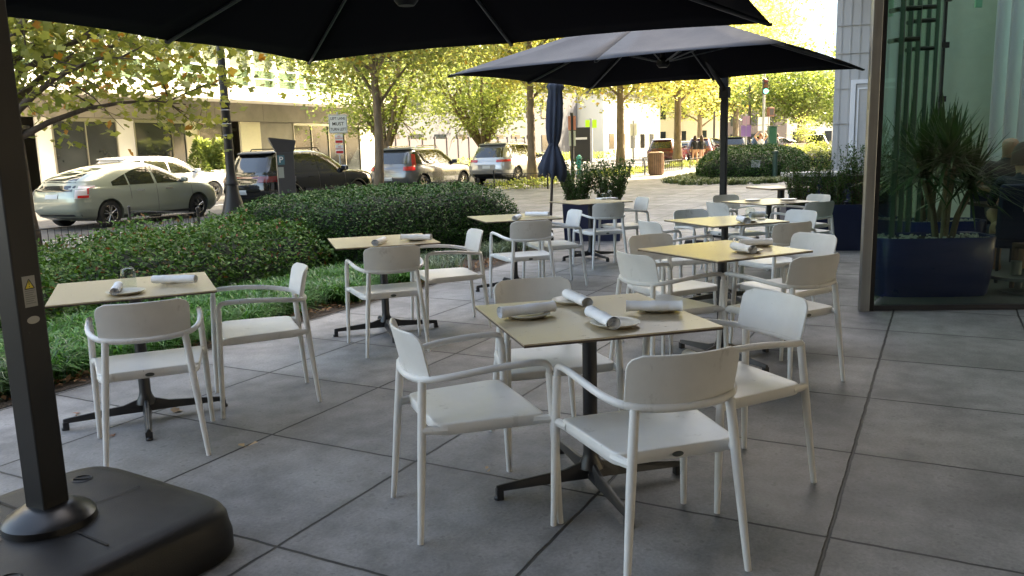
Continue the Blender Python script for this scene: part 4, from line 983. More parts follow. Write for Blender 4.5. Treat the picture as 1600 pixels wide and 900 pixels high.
# ---- trees
def tree(name, label, px, D, trunk_r, fork, top, crad, n_leaf, lm, leaf, seed, zmin=None, lean=0.0, bend=0.0, dens=90, bark=BARK, group='street trees', squash=1.0, limbs=11, loc=None, cx=0, jag=False, cy=0, clump=.42, multi=0, asp=.6):
    rs = np.random.RandomState(seed); p = loc or at(px, D); t = thing(name, label, 'tree', (p.x, p.y, gz(p.y)-.03), 0, group)
    zc = (fork+top)/2; hz = (top-fork)/2+.3; mb = MB(); paths = []
    if not multi:
        tp = []; 
        for i in range(9):
            u_ = i/8; z = top*.86*u_; tp.append(Vector((lean*z+bend*math.sin(u_*5.0), bend*.4*math.cos(u_*4)-bend*.4, z)))
        rr = [trunk_r*(1.35 if i == 0 else 1)*(1-.80*(i/8)**1.2) for i in range(9)]
        mb.tube(tp, rr, 10); 
        def tr_at(z): 
            u_ = min(.999, z/(top*.86))*8; k = int(u_); return tp[k].lerp(tp[k+1], u_-k)
    else:
        def tr_at(z): return Vector((0, 0, min(z, fork*.5)))
        mb.tube([(0, 0, 0), (0, 0, fork*.55)], [trunk_r*1.2, trunk_r], 10)
    ends = []
    for i in range(limbs if not multi else multi):
        a = i*2.4+rs.rand()*.8; z0 = fork*.80+(top*.62-fork*.8)*(i/limbs) if not multi else fork*.5
        if multi:
            e = Vector((math.cos(a)*crad*(.3+.5*rs.rand()), math.sin(a)*crad*(.3+.5*rs.rand()), zc+hz*(.1+.6*rs.rand())))
        else:
            k = math.sin(PI*min(1, .25+.65*(i/limbs))); e = Vector((cx+math.cos(a)*crad*(.65+.3*rs.rand())*k, cy+math.sin(a)*crad*(.65+.3*rs.rand())*k, z0+(.25+.5*rs.rand())*(.4+(top-z0)*.35)))
        s = tr_at(z0); pts = []
        for k in range(6):
            u_ = k/5; q = s.lerp(e, u_); q.z += (.18*math.sin(PI*u_)*(e-s).length*(.6 if not multi else -.5)); q += Vector(rs.normal(size=3)*.05*(e-s).length*.3*u_); pts.append(q)
        r0 = trunk_r*(.36 if not multi else .5)
        mb.tube(pts, [r0*(1-.85*k/5) for k in range(6)], 6, cap=False); paths.append(pts)
        for w in range(7):
            u_ = .25+.7*rs.rand(); k = min(4, int(u_*5)); b = pts[k].lerp(pts[k+1], u_*5-k); dv = Vector(rs.normal(size=3)); dv.z = dv.z*.4+.15; dv.normalize(); e2 = b+dv*crad*(.22+.25*rs.rand())
            m2 = b.lerp(e2, .5)+Vector(rs.normal(size=3)*.06); mb.tube([b, m2, e2], [r0*.28, r0*.17, r0*.05], 4, cap=False); paths.append([b, m2, e2]); ends.append(e2)
            for w2 in range(2):
                b3 = b.lerp(e2, .4+.5*rs.rand()); e3 = b3+Vector(rs.normal(size=3)).normalized()*crad*.16; mb.tube([b3, e3], [r0*.12, r0*.04], 3, cap=False); ends.append(e3)
        ends.append(e)
    mb.build('trunk', bark, t, smooth='all')
    # leaf clumps: at twig ends plus filled shell
    ends = np.array([list(e) for e in ends]); nfill = len(ends)
    fill = []
    while len(fill) < nfill:
        v = rs.uniform(-1, 1, 3); q = np.linalg.norm(v)
        if q < 1 and q > .35: fill.append([cx+v[0]*crad, cy+v[1]*crad, zc+v[2]*hz*squash])
    C_ = np.concatenate([ends, np.array(fill)]); 
    if zmin is not None: C_ = C_[C_[:, 2] > zmin]
    idx = rs.randint(0, len(C_), n_leaf); sc_ = clump*(.5+.9*rs.rand(len(C_)))[idx][:, None]
    g = rs.normal(size=(n_leaf, 3)); P = C_[idx]+g*sc_*np.array([1, 1, .5])
    if zmin is not None: P = P[P[:, 2] > zmin-.35]
    leaf_mesh('crown', P, leaf, lm, t, seed=seed, up=.35, aspect=asp, jag=jag); return t
t0l = at(45, 13.2)
tree('street_tree', 'broad leaved tree at the far left, its low branches over the pale car', 45, 13.2, .17, 2.3, 6.6, 3.0, 6800, L_SYC, .155, 21, zmin=1.95, group='street trees', bark=BARKD, limbs=12, jag=True, clump=.46, cx=.9, cy=.8)
tree('street_tree', 'slender curved trunk tree standing in front of the grey hatchback', 596, 22.4, .135, 3.3, 9.5, 3.9, 21000, L_STR, .14, 22, zmin=2.7, bend=.16, lean=-.014, limbs=14, clump=.5)
tree('street_tree', 'tan trunked tree beside the silver car, left of the closed umbrella', 836, 31, .17, 4.0, 12, 4.9, 24000, L_YEL, .18, 23, zmin=3.3, limbs=13, clump=.6)
tree('street_tree', 'yellow leaved tree right of the closed umbrella by the round bin', 973, 40, .21, 4.2, 12, 5.2, 20000, L_YEL, .22, 24, zmin=3.4, limbs=13, clump=.65)
tree('street_tree', 'yellow leaved tree just left of the right umbrella mast, beyond the round bin', 1061, 49, .25, 4.6, 12, 6.0, 18000, L_YEL, .26, 25, zmin=3.6, limbs=13, clump=.8)
tree('fan_tree', 'multi stemmed fan shaped pale tree behind the slender curved trunk', 612, 38, .26, 2.5, 9.0, 4.0, 14000, L_PALE, .18, 26, zmin=2.2, multi=9, group='trees along the far kerb', clump=.55)
tree('fan_tree', 'multi stemmed fan shaped pale tree above the silver car', 762, 45, .28, 2.6, 10.0, 4.6, 16000, L_PALE, .20, 27, zmin=2.2, multi=10, group='trees along the far kerb', clump=.6)
tree('far_tree', 'tall yellow tree far up the street behind the traffic light', 1150, 78, .3, 4.5, 13, 5.5, 10000, L_YEL, .36, 28, zmin=4.2, group='trees at the far end', clump=1.1)
tree('far_tree', 'dark olive tree hanging over the far cars at the right', 1250, 66, .35, 3.2, 8.2, 5.0, 14000, L_FAR, .26, 29, zmin=2.8, group='trees at the far end', clump=.85)
tree('far_tree', 'tall pale yellow tree whose top shows above the umbrella canopies', 1150, 95, .35, 9, 24, 7.0, 10000, L_YEL, .42, 30, zmin=6, group='trees at the far end', clump=1.3)
tree('far_tree', 'wide yellow green tree behind the white corner building', 905, 100, .35, 4, 19, 10, 11000, L_STR, .42, 31, zmin=4.5, group='trees at the far end', clump=1.3)
tree('far_tree', 'yellow green tree far behind the fan shaped trees', 700, 72, .3, 3.5, 15, 7.5, 11000, L_STR, .32, 32, zmin=3.5, group='trees at the far end', clump=1.0)
tree('far_tree', 'green tree far behind the umbrella mast', 1095, 105, .35, 4, 18, 9.5, 10000, L_STR, .42, 33, zmin=4.5, group='trees at the far end', clump=1.3)
tree('far_tree', 'dark green tree at the far right beside the grey pavilion', 1318, 84, .35, 3, 9.5, 5, 9000, L_FAR, .32, 34, zmin=2.2, group='trees at the far end', clump=1.0)
tree('far_tree', 'yellow tree far behind the curved trunk tree', 560, 66, .3, 5, 15, 6.5, 8000, L_STR, .32, 35, zmin=5.5, group='trees at the far end', clump=1.0)
tree('sapling', 'small bright green sapling in front of the dark truck', 1257, 52, .03, 1.2, 2.9, .7, 700, L_LIT, .12, 36, zmin=1.3, group='trees at the far end', clump=.2, limbs=5)
# ---- island with clipped hedge, far
hp = at(1175, 33.0, 0); ha_ = hp.dot(UA); hb_ = hp.dot(VB)
hedge('hedge', 'long clipped dark hedge on the island behind the white yard sign', rb_field(ha_-3.9, ha_+4.6, hb_-1.8, hb_+2.0, 1.22, amp=.09, s=1.6, p=3), 22000, L_HOLLY, .085, 51, core=.15, box=(ha_-4.1, ha_+4.8, hb_-2, hb_+2.2), depth=.25)
hedge('hedge', 'sunlit yellow green shrubs just right of the island hedge', rb_field(ha_+5.6, ha_+9.5, hb_-.6, hb_+3.6, 1.15, amp=.25, s=1.9, p=2.5), 9000, L_LIT, .09, 52, core=.2, box=(ha_+5.4, ha_+9.7, hb_-.8, hb_+3.8), depth=.3)
A_, B_ = tufts(ha_-6.6, ha_+5.5, hb_-2.6, hb_+2.9, 700, 9)
kk = ((A_-ha_+.3)/6.4)**2+((B_-hb_)/2.9)**2 < 1; A_, B_ = A_[kk], B_[kk]
sheet('island_bed_soil', ha_-4.6, ha_+4.8, hb_-2.3, hb_+2.3, .006, SOIL, .8)
tag(blades('ground_cover', A_, B_, 16000, leaf_mat('cover_leaf', (.05, .09, .03), (.16, .20, .08), .2, .4), .26, 10, width=.012), 'low grassy ground cover ringing the island hedge', 'ground cover', kind='stuff')
# tree pit planting, low and sunlit, along the kerb
rs = np.random.RandomState(3); 
a = rs.uniform(24, 72, 9000); b = rs.uniform(-14.1, -12.4, 9000); keep = ((a % 11) < 6.5); P = abw(a[keep], b[keep], np.zeros(keep.sum())); P[:, 2] = rs.rand(len(P))*.28+np.array([gz(y) for y in P[:, 1]])
tag(leaf_mesh('tree_pit_planting', P, .12, L_LIT, None, seed=60, up=.3), 'low yellow green planting in the kerbside tree pits', 'ground cover', kind='stuff')
a = rs.uniform(44, 78, 5000); b = rs.uniform(-33, -29, 5000); P = abw(a, b, np.zeros(5000)); P[:, 2] = rs.rand(5000)*.7+np.array([gz(y) for y in P[:, 1]])
tag(leaf_mesh('verge_planting', P, .2, L_LIT, None, seed=61, up=.3), 'low sunlit planting at the foot of the fence and white building', 'ground cover', kind='stuff')

# ---- inside the glass corner: trough planters with spiky plants
SHINY = mat('blue_trough', (.012, .026, .15), .30, noise=.1, spec=.5)
def trough(label, loc, rz, w, d, h):
    t = thing('trough_planter', label, 'planter', loc, rz, 'blue troughs behind the glass'); n = 40; P = []
    for z, k in ((0, .88), (.03, .92), (h*.5, .98), (h-.01, 1.0), (h, .985), (h-.005, .96), (h-.05, .955)):
        P.append([(w/2*k*math.copysign(abs(math.cos(q))**.45, math.cos(q)), d/2*k*math.copysign(abs(math.sin(q))**.45, math.sin(q)), z) for q in [2*PI*j/n for j in range(n+1)]])
    MB().grid(P).build('tub', SHINY, t, smooth=True)
    MB().bb(-w/2*.8, w/2*.8, -d/2*.8, d/2*.8, h-.06, h-.035).build('soil', SOIL, t)
    sb = MB(); r_ = random.Random(4)
    for i in range(150):
        x, y = r_.uniform(-.44, .44)*w, r_.uniform(-.42, .42)*d; s_ = r_.uniform(.012, .024); sb.box((x, y, h-.032+r_.random()*.02), (s_*1.3, s_, s_*.8), r_.random()*3)
    sb.build('white_pebbles', mat('white_pebble', (.6, .6, .58), .7), t, bevel=.003); return t
trough('large blue trough planter right behind the glass holding the spiky plant', gw(.80, .80), grz, 1.06, .55, .56)
trough('blue trough planter further back behind the glass', gw(1.50, 2.3), grz, .9, .5, .56)
def dracaena(label, loc, seed, h=1.3, n=230, L=.55):
    rs = np.random.RandomState(seed); t = thing('dracaena', label, 'plant', loc, 0, 'spiky plants behind the glass'); mb = MB(); heads = []
    for i in range(6):
        a = i*2.2; x, y = .16*math.cos(a), .07*math.sin(a); hz_ = h*(.42+.10*(i % 3)); p1 = (x*.5, y*.5, 0); e = (x*1.5, y*1.5, hz_); mb.tube([p1, (x*.8, y*.9, hz_*.5), e], [.024, .020, .018], 8); heads.append(e)
    mb.build('stem', mat('cane_bark', (.24, .19, .13), .8, noise=.3), t)
    vs = []; fs = []; 
    for hx, hy, hz_ in heads:
        for k in range(n//3):
            a = rs.rand()*2*PI; el = R(rs.uniform(-25, 85)); l = L*(.7+.5*rs.rand()); d = np.array([math.cos(a)*math.cos(el), math.sin(a)*math.cos(el), math.sin(el)]); s_ = np.array([-math.sin(a), math.cos(a), 0])
            b = np.array([hx, hy, hz_+rs.rand()*.15]); n0 = len(vs)
            for tt, w in ((0, .010), (.4, .013), (.75, .009), (1, .001)):
                p = b+d*l*tt; p[2] -= .22*l*tt**2.2*max(0, math.cos(el)); vs += [tuple(p-s_*w), tuple(p+s_*w)]
            fs += [(n0, n0+1, n0+3, n0+2), (n0+2, n0+3, n0+5, n0+4), (n0+4, n0+5, n0+7, n0+6)]
    m_ = MB().add(vs, fs).build('foliage', leaf_mat('dracaena_leaf', (.04, .09, .03), (.08, .15, .05), .2, .35), t)
    return t
dracaena('tall spiky leaved plant in the front blue trough behind the glass', gw(.92, .80, .50), 3, 1.1)
dracaena('spiky leaved plant in the rear blue trough behind the glass, left', gw(1.40, 2.3, .50), 4, 1.15, 150)
# ------------------------------------------------------------------ vehicles
TYRE = mat('tyre', (.02, .02, .02), .85); RIM = mat('rim', (.50, .48, .45), .25, metal=.9); CGL = mat('car_glass', (.012, .014, .014), .03, spec=1.0)
TRIM = mat('car_trim', (.015, .015, .016), .5); RED = mat('tail_red', (.45, .012, .012), .15, coat=1); PLT = mat('number_plate', (.55, .57, .58), .4); CLR = mat('lamp_clear', (.55, .5, .5), .15, coat=1)
CHR = mat('chrome', (.7, .7, .7), .12, metal=1)
SUV = [(.20, .28, .93, .93), (.30, .06, .965, .975), (.42, .015, .985, .995), (.60, .0, .992, 1.0), (.80, .006, .988, .995), (.92, .014, .975, .985), (.99, .022, .945, .965), (1.03, .025, .90, .95), (1.06, .027, .80, .94), (1.10, .030, .745, .93),
       (1.22, .045, .705, .885), (1.34, .062, .665, .835), (1.46, .080, .615, .78), (1.56, .10, .57, .72), (1.62, .13, .52, .64), (1.655, .19, .46, .50), (1.668, .27, .40, .25)]
PRI = [(.17, .10, .95, .93), (.28, .03, .985, .975), (.42, .005, .995, 1.0), (.60, .0, .99, 1.0), (.72, .003, .975, .995), (.80, .008, .955, .985), (.87, .014, .925, .97), (.93, .022, .88, .95), (.98, .03, .83, .93), (1.03, .04, .785, .905),
       (1.08, .045, .755, .875), (1.14, .07, .72, .84), (1.22, .115, .675, .79), (1.30, .18, .63, .735), (1.37, .25, .585, .67), (1.43, .34, .54, .58), (1.465, .41, .50, .44), (1.482, .45, .48, .2)]
def body_fn(prof, L, W, H):
    zmax = prof[-1][0]
    T = [(z*H/zmax, a*L, b*L, w*W/2) for z, a, b, w in prof]
    def f(z): return interp(T, z)
    return T, f
def make_car(name, label, prof, L, W, H, paint, wheel_r=.35, wb=(.19, .80), detail=2, kind='suv', cat='car', group='cars parked along the kerb', flare=True):
    t = thing(name, label, cat, (0, 0, 0), 0, group); T, f = body_fn(prof, L, W, H)
    xm = L/2; ne = 8.0
    def outline(z, n=64, grow=0.0):
        xr, xf, hw = f(z); c = (xr+xf)/2; hl = (xf-xr)/2; P = []
        for j in range(n):
            q = 2*PI*j/n; cc, ss = math.cos(q), math.sin(q)
            e = 2/(ne if z < .62*H else 5.6)
            P.append((c+(hl+grow)*math.copysign(abs(cc)**e, cc)-L/2, (hw+grow)*math.copysign(abs(ss)**e, ss), z))
        return P
    def Y(x, z):     # half width at station x (0..L)
        xr, xf, hw = f(z); c = (xr+xf)/2; hl = (xf-xr)/2; e_ = (ne if z < .62*H else 5.6); u = min(.999, abs((x-c)/hl)); return hw*(1-u**e_)**(1/e_)
    def XR(y, z):    # rear x at lateral y
        xr, xf, hw = f(z); c = (xr+xf)/2; hl = (xf-xr)/2; e_ = (ne if z < .62*H else 5.6); u = min(.999, abs(y/hw)); return c-hl*(1-u**e_)**(1/e_)
    def XF(y, z):
        xr, xf, hw = f(z); c = (xr+xf)/2; hl = (xf-xr)/2; e_ = (ne if z < .62*H else 5.6); u = min(.999, abs(y/hw)); return c+hl*(1-u**e_)**(1/e_)
    zs = []
    for a, b in zip(T, T[1:]):
        for k in range(3): zs.append(a[0]+(b[0]-a[0])*k/3)
    zs.append(T[-1][0]); n = 64; mb = MB(); vs = []
    for z in zs: vs += outline(z, n)
    fs = [(i*n+j, i*n+(j+1) % n, (i+1)*n+(j+1) % n, (i+1)*n+j) for i in range(len(zs)-1) for j in range(n)]
    fs += [tuple(range(n-1, -1, -1)), tuple((len(zs)-1)*n+j for j in range(n))]
    body = mb.add(vs, fs).build('body', paint, t, smooth=True, ang=40)
    wx = [wb[0]*L-L/2, wb[1]*L-L/2]
    if detail >= 1:   # cut the wheel arches
        cut = MB()
        for x in wx:
            m_ = 32; r_ = wheel_r*1.15
            a_ = [(x+r_*math.cos(2*PI*k/m_), -W, wheel_r+r_*math.sin(2*PI*k/m_)) for k in range(m_)]; b_ = [(p[0], W, p[2]) for p in a_]
            for side in (-1, 1):
                y0, y1 = (side*(W/2-.26), side*(W/2+.2)); y0, y1 = min(y0, y1), max(y0, y1)
                cut.add([(p[0], y0, p[2]) for p in a_]+[(p[0], y1, p[2]) for p in a_], [tuple(range(m_)), tuple(range(2*m_-1, m_-1, -1))]+[(k, m_+k, m_+(k+1) % m_, (k+1) % m_) for k in range(m_)])
        co = cut.build('cutter', paint, t); md = body.modifiers.new('arch', 'BOOLEAN'); md.operation = 'DIFFERENCE'; md.object = co; md.solver = 'EXACT'
        dg = bpy.context.evaluated_depsgraph_get(); me2 = bpy.data.meshes.new_from_object(body.evaluated_get(dg)); body.modifiers.clear(); old = body.data; body.data = me2; bpy.data.meshes.remove(old); bpy.data.objects.remove(co)
    # wheels
    for x in wx:
        for s in (-1, 1):
            tw = .215; yc = s*(W/2-.045-tw/2+.02); w_ = MB()
            rr = wheel_r
            prof_ = [(.60*rr, -tw/2), (.93*rr, -tw/2), (rr, -tw/2+.03), (rr, tw/2-.03), (.93*rr, tw/2), (.66*rr, tw/2), (.62*rr, tw/2-.03)]
            m_ = 36; vs = []
            for r_, y in prof_: vs += [(x+r_*math.cos(2*PI*k/m_), yc+s*y, rr+r_*math.sin(2*PI*k/m_)) for k in range(m_)]
            fs = [(i*m_+k, i*m_+(k+1) % m_, (i+1)*m_+(k+1) % m_, (i+1)*m_+k) for i in range(len(prof_)-1) for k in range(m_)]
            wheel = MB().add(vs, fs).build('wheel', TYRE, t, smooth=True)
            rm_ = MB(); 
            vs = []
            for r_, y in ((.66*rr, tw/2-.005), (.60*rr, tw/2-.02), (.58*rr, 0)): vs += [(x+r_*math.cos(2*PI*k/m_), yc+s*y, rr+r_*math.sin(2*PI*k/m_)) for k in range(m_)]
            rm_.add(vs, [(i*m_+k, i*m_+(k+1) % m_, (i+1)*m_+(k+1) % m_, (i+1)*m_+k) for i in range(2) for k in range(m_)])
            for k in range(5):
                a = 2*PI*k/5+.3
                for da in (-.13, .13):
                    d1_ = (math.cos(a+da*.4), math.sin(a+da*.4)); d2_ = (math.cos(a+da*1.6), math.sin(a+da*1.6))
                    rm_.tube([(x+d1_[0]*.08*rr, yc+s*(tw/2-.03), rr+d1_[1]*.08*rr), (x+d2_[0]*.62*rr, yc+s*(tw/2-.012), rr+d2_[1]*.62*rr)], [.035, .026], 5, flat=.5)
            rm_.tube([(x, yc+s*(tw/2-.06), rr), (x, yc+s*(tw/2-.01), rr)], .05, 12); rm_.build('rim', RIM, wheel, smooth=True)
            dk_ = MB(); dk_.tube([(x, yc+s*(tw/2-.10), rr), (x, yc+s*(tw/2-.085), rr)], .585*rr, 24).build('brake', TRIM, wheel)
    # patches following the skin
    def side(nm, x0, x1, lo, hi, m_, off=.006, nx=18, nzz=6, both=True, parent=t):
        r = None
        for s in ((1, -1) if both else (-1,)):
            P = []
            for i in range(nzz+1):
                row = []
                for j in range(nx+1):
                    x = x0+(x1-x0)*j/nx; zl, zh = lo(x), hi(x); z = zl+(zh-zl)*i/nzz; row.append((x-L/2, s*(Y(x, z)+off), z))
                P.append(row if s < 0 else row[::-1])
            r = MB().grid(P, thick=.004).build(nm, m_, parent, smooth=True)
        return r
    def rear(nm, y0, y1, z0, z1, m_, off=.008, skew=0, front=False, nn=8, parent=t):
        P = []
        for i in range(nn+1):
            z = z0+(z1-z0)*i/nn; k = 1+skew*(i/nn); row = []
            for j in range(nn+1):
                y = (y0+(y1-y0)*j/nn)*k
                x = (XF(y, z)+off) if front else (XR(y, z)-off); row.append((x-L/2, y, z))
            P.append(row[::-1] if not front else row)
        return MB().grid(P, thick=.004).build(nm, m_, parent, smooth=True)
    def corner(nm, y0, x1, z0, z1, m_, off=.012, s=1, z0b=None, z1b=None):   # lamp wrapping the rear corner, y0 as a share of the half width
        P = []
        for i in range(7):
            row = []; k = i/6
            for j in range(15):
                u = j/14; zz = z0+(z1-z0)*k if z0b is None else (z0+(z0b-z0)*u)+((z1+(z1b-z1)*u)-(z0+(z0b-z0)*u))*k
                hw = f(zz)[2]
                if j < 8: y = hw*(y0+(.95-y0)*j/7); x = XR(y, zz); row.append((x-off-L/2, s*(y+off*(j/7)), zz))
                else:
                    xa = XR(hw*.95, zz); x = xa+(max(x1, xa+.02)-xa)*(j-7)/7; row.append((x-L/2, s*(Y(x, zz)+off), zz))
            P.append(row if s < 0 else row[::-1])
        return MB().grid(P, thick=.004).build(nm, m_, t, smooth=True)
    K = H/1.668 if kind != 'pri' else 1
    if kind == 'pri':
        top = lambda x: interp([(0.95, 1.03), (1.25, 1.14), (1.6, 1.26), (1.95, 1.345), (2.35, 1.38), (2.75, 1.32), (3.15, 1.17), (3.50, 1.00)], x)[0]
        bel = lambda x: .95-.0*x+.012*(x-1)*0
        cuts = [(.98, 1.42, 'quarter_window'), (1.47, 2.20, 'rear_side_window'), (2.28, 3.40, 'front_side_window')]
        for x0, x1, nm in cuts: side(nm, x0, x1, bel, lambda x: max(bel(x)+.01, top(x)), CGL)
        rear('rear_window', -.56, .56, 1.06, 1.40, CGL, skew=-.22); rear('lower_rear_window', -.60, .60, .86, .99, CGL)
        for s in (-1, 1): corner('taillight', .80, .22, .70, .985, CLR, s=s); corner('taillight', .86, .16, .71, .77, RED, off=.018, s=s); corner('taillight', .95, .10, .79, .95, RED, off=.018, s=s)
        rear('number_plate', -.20, .20, .70, .80, PLT, off=.012); rear('bumper', -.72, .72, .30, .34, TRIM)
        rear('windscreen', -.60, .60, 1.03, 1.42, CGL, front=True, skew=-.2)
        side('door_handle', 1.62, 1.84, lambda x: .80, lambda x: .825, CHR, off=.022, nx=4, nzz=2); side('door_handle', 2.50, 2.72, lambda x: .80, lambda x: .825, CHR, off=.022, nx=4, nzz=2)
        for x0 in (2.235, 3.36): side('door_seam', x0, x0+.010, lambda x: .30, lambda x: .93, TRIM, off=.001, nx=1, nzz=10)
        side('door_seam', 1.45, 1.46, lambda x: .62, lambda x: .93, TRIM, off=.001, nx=1, nzz=8)
        side('sill', 1.2, 3.3, lambda x: .20, lambda x: .26, TRIM, off=.002)
        for s in (-1, 1):
            mr_ = MB(); mr_.box((3.12-L/2, s*(Y(3.12, 1.0)+.10), 1.01), (.10, .17, .11)); mr_.build('mirror', paint, t, bevel=.03)
        MB().tube([(-.25, 0, 1.475), (-.62, 0, 1.78)], [.006, .002], 6).build('antenna', TRIM, t)
        P = []
        for s in (-1, 1): rear('headlight', s*.55, s*.80, .66, .78, CLR, front=True)
    else:
        top = lambda x: interp([(.10*L, 1.40*K), (.14*L, 1.50*K), (.22*L, 1.545*K), (.42*L, 1.555*K), (.55*L, 1.49*K), (.63*L, 1.34*K), (.71*L, 1.12*K), (.73*L, 1.07*K)], x)[0]
        bel = lambda x: (1.085-.012*(x/L))*K
        for x0, x1, nm in ((.115*L, .235*L, 'quarter_window'), (.25*L, .425*L, 'rear_side_window'), (.44*L, .70*L, 'front_side_window')):
            side(nm, x0, x1, bel, lambda x: max(bel(x)+.01, top(x)), CGL)
        rear('rear_window', -.66, .66, 1.10*K, 1.47*K, CGL, skew=-.12)
        rear('windscreen', -.70, .70, 1.10*K, 1.52*K, CGL, front=True, skew=-.12)
        # spoiler over the window
        sp = MB(); P = [[(XR(y, 1.56*K)-L/2+dx, y, z) for y in np.linspace(-.62, .62, 9)] for dx, z in ((.16, 1.645*K), (-.10, 1.60*K), (-.12, 1.575*K), (.02, 1.56*K))]
        sp.grid(P).build('spoiler', paint if detail < 2 else TRIM, t, smooth=True)
        rear('bumper', -.80*W/1.86, .80*W/1.86, .25*K, .46*K, TRIM, off=.012); rear('number_plate', -.17, .17, *( (.52, .64) if kind != 'rav' else (.70, .82)), PLT, off=.02)
        side('sill', .26*L, .74*L, lambda x: .22, lambda x: .34, TRIM, off=.003)
        if kind == 'red': # upright red lamps
            for s in (-1, 1):
                corner('taillight', .90, .26, .98, 1.42*K, RED, off=.016, s=s); corner('taillight', .66, .36, .86, .99, RED, off=.020, s=s)
            P = None
        elif kind == 'rav':
            for s in (-1, 1): corner('taillight', .46, .62, .95, 1.05, RED, off=.018, s=s, z0b=.99, z1b=1.07)
            rear('plate_recess', -.40, .40, .66, .86, mat('recess_grey', (.25, .25, .25), .4), off=.010)
        else:
            rear('light_bar', -.70, .70, .94, .99, mat('dark_red_bar', (.12, .01, .01), .1, coat=1), off=.015)
            for s in (-1, 1): corner('taillight', .60, .40, .84, .99, mat('dark_red_lamp', (.16, .012, .012), .1, coat=1), off=.018, s=s)
        for s in (-1, 1):
            rear('headlight', s*.50, s*.86, .78, .90, CLR, front=True, off=.01)
            MB().box((.66*L-L/2, s*(Y(.66*L, 1.12*K)+.12), 1.13*K), (.12, .20, .14)).build('mirror', paint, t, bevel=.03)
        if detail >= 2:
            side('door_handle', .345*L, .39*L, lambda x: .93, lambda x: .955, paint, off=.03, nx=4, nzz=2); side('door_handle', .535*L, .58*L, lambda x: .93, lambda x: .955, paint, off=.03, nx=4, nzz=2)
            for q in (.43, .665): side('door_seam', q*L, q*L+.010, lambda x: .36, lambda x: 1.06*K, TRIM, off=.001, nx=1, nzz=10)
            for x in wx:   # arch lips
                ap = []
                for k in range(21):
                    a = PI*(k/20)*1.06-.1; xx = x+L/2+wheel_r*1.17*math.cos(a); zz = wheel_r+wheel_r*1.17*math.sin(a); ap.append((xx, max(.22, zz)))
                for s in (-1, 1): MB().tube([(q[0]-L/2, s*(Y(q[0], q[1])-.003), q[1]) for q in ap], .022, 6, flat=1).build('arch_trim', TRIM if kind != 'rav' else paint, t, smooth=True)
            for s in (-1, 1):
                MB().tube([(.20*L-L/2, s*.58, 1.60*K), (.22*L-L/2, s*.58, 1.70*K), (.50*L-L/2, s*.58, 1.71*K), (.53*L-L/2, s*.56, 1.62*K)], .018, 6).build('roof_rail', TRIM if kind == 'tuc' else CHR, t)
    return t
def put_car(t, x, y, az, roll=0): t.location = (x, y, gz(y)-.115); t.rotation_euler = (0, 0, PI/2-R(az))
def rr_to_c(X, D, az, L, W):          # centre from the kerb-side rear corner
    d = Vector((math.sin(R(az)), math.cos(R(az)), 0)); r_ = Vector((d.y, -d.x, 0)); return Vector((X, D, 0))+d*L/2-r_*W/2
P_SAGE = mat('sage_paint', (.30, .33, .27), .24, coat=1, metal=.3, bump=.12, bscale=1.6); P_BLK = mat('black_paint', (.006, .006, .006), .08, coat=1, bump=.35, bscale=2.2); P_GRY = mat('grey_paint', (.14, .145, .15), .22, coat=1, metal=.5, bump=.25, bscale=2)
P_SIL = mat('silver_paint', (.42, .42, .41), .22, coat=1, metal=.5, bump=.2, bscale=2); P_WHT = mat('white_paint', (.75, .74, .72), .25, coat=1); P_MAR = mat('maroon_paint', (.07, .008, .012), .25, coat=1)
for (args, X, D, az) in (
    (('parked_car', 'sage green rounded hatchback at far left seen from its right rear, kerbside', PRI, 4.45, 1.725, 1.49, P_SAGE, .31, (.19, .80), 2, 'pri'), -9.55, 18.0, 23.6),
    (('parked_car', 'glossy black sport utility car behind the pay station', SUV, 4.6, 1.865, 1.665, P_BLK, .36, (.19, .785), 2, 'tuc'), -6.20, 20.9, 29),
    (('parked_car', 'grey compact sport utility car with upright red tail lamps behind the curved trunk', SUV, 4.44, 1.86, 1.65, P_GRY, .35, (.19, .80), 2, 'red'), -3.30, 27.4, 27),
    (('parked_car', 'silver sport utility car with horizontal red tail lamps, third from the pay station', SUV, 4.9, 1.93, 1.73, P_SIL, .37, (.20, .79), 2, 'rav'), -.05, 32.6, 27)):
    L, W = args[3], args[4]; c = rr_to_c(X, D, az, L, W); t = make_car(*args); put_car(t, c.x, c.y, az)
car_w = make_car('moving_car', 'white car with roof rails in the road behind the sage green hatchback', SUV, 4.6, 1.85, 1.60, P_WHT, .34, (.19, .80), 1, 'far', group='cars in the road'); 
p = at(262, 27.0); put_car(car_w, p.x, p.y, 28)
far_b = make_car('far_car', 'black sport utility car just right of the umbrella mast', SUV, 4.8, 1.95, 1.8, P_BLK, .37, (.19, .80), 1, 'rav', group='cars at the far crossing')
p = at(1152, 62); put_car(far_b, p.x, p.y, 20)
fm_ = make_car('far_car', 'maroon minivan beside the yellow tree trunk', SUV, 4.9, 1.95, 1.75, P_MAR, .35, (.19, .80), 1, 'far', group='cars at the far crossing'); p = at(1046, 54); put_car(fm_, p.x, p.y, 22)
fw_ = make_car('far_car', 'white car left of the umbrella mast behind the pedestrians', SUV, 4.7, 1.9, 1.55, P_WHT, .34, (.19, .80), 1, 'far', group='cars at the far crossing'); p = at(1078, 64); put_car(fw_, p.x, p.y, 28)
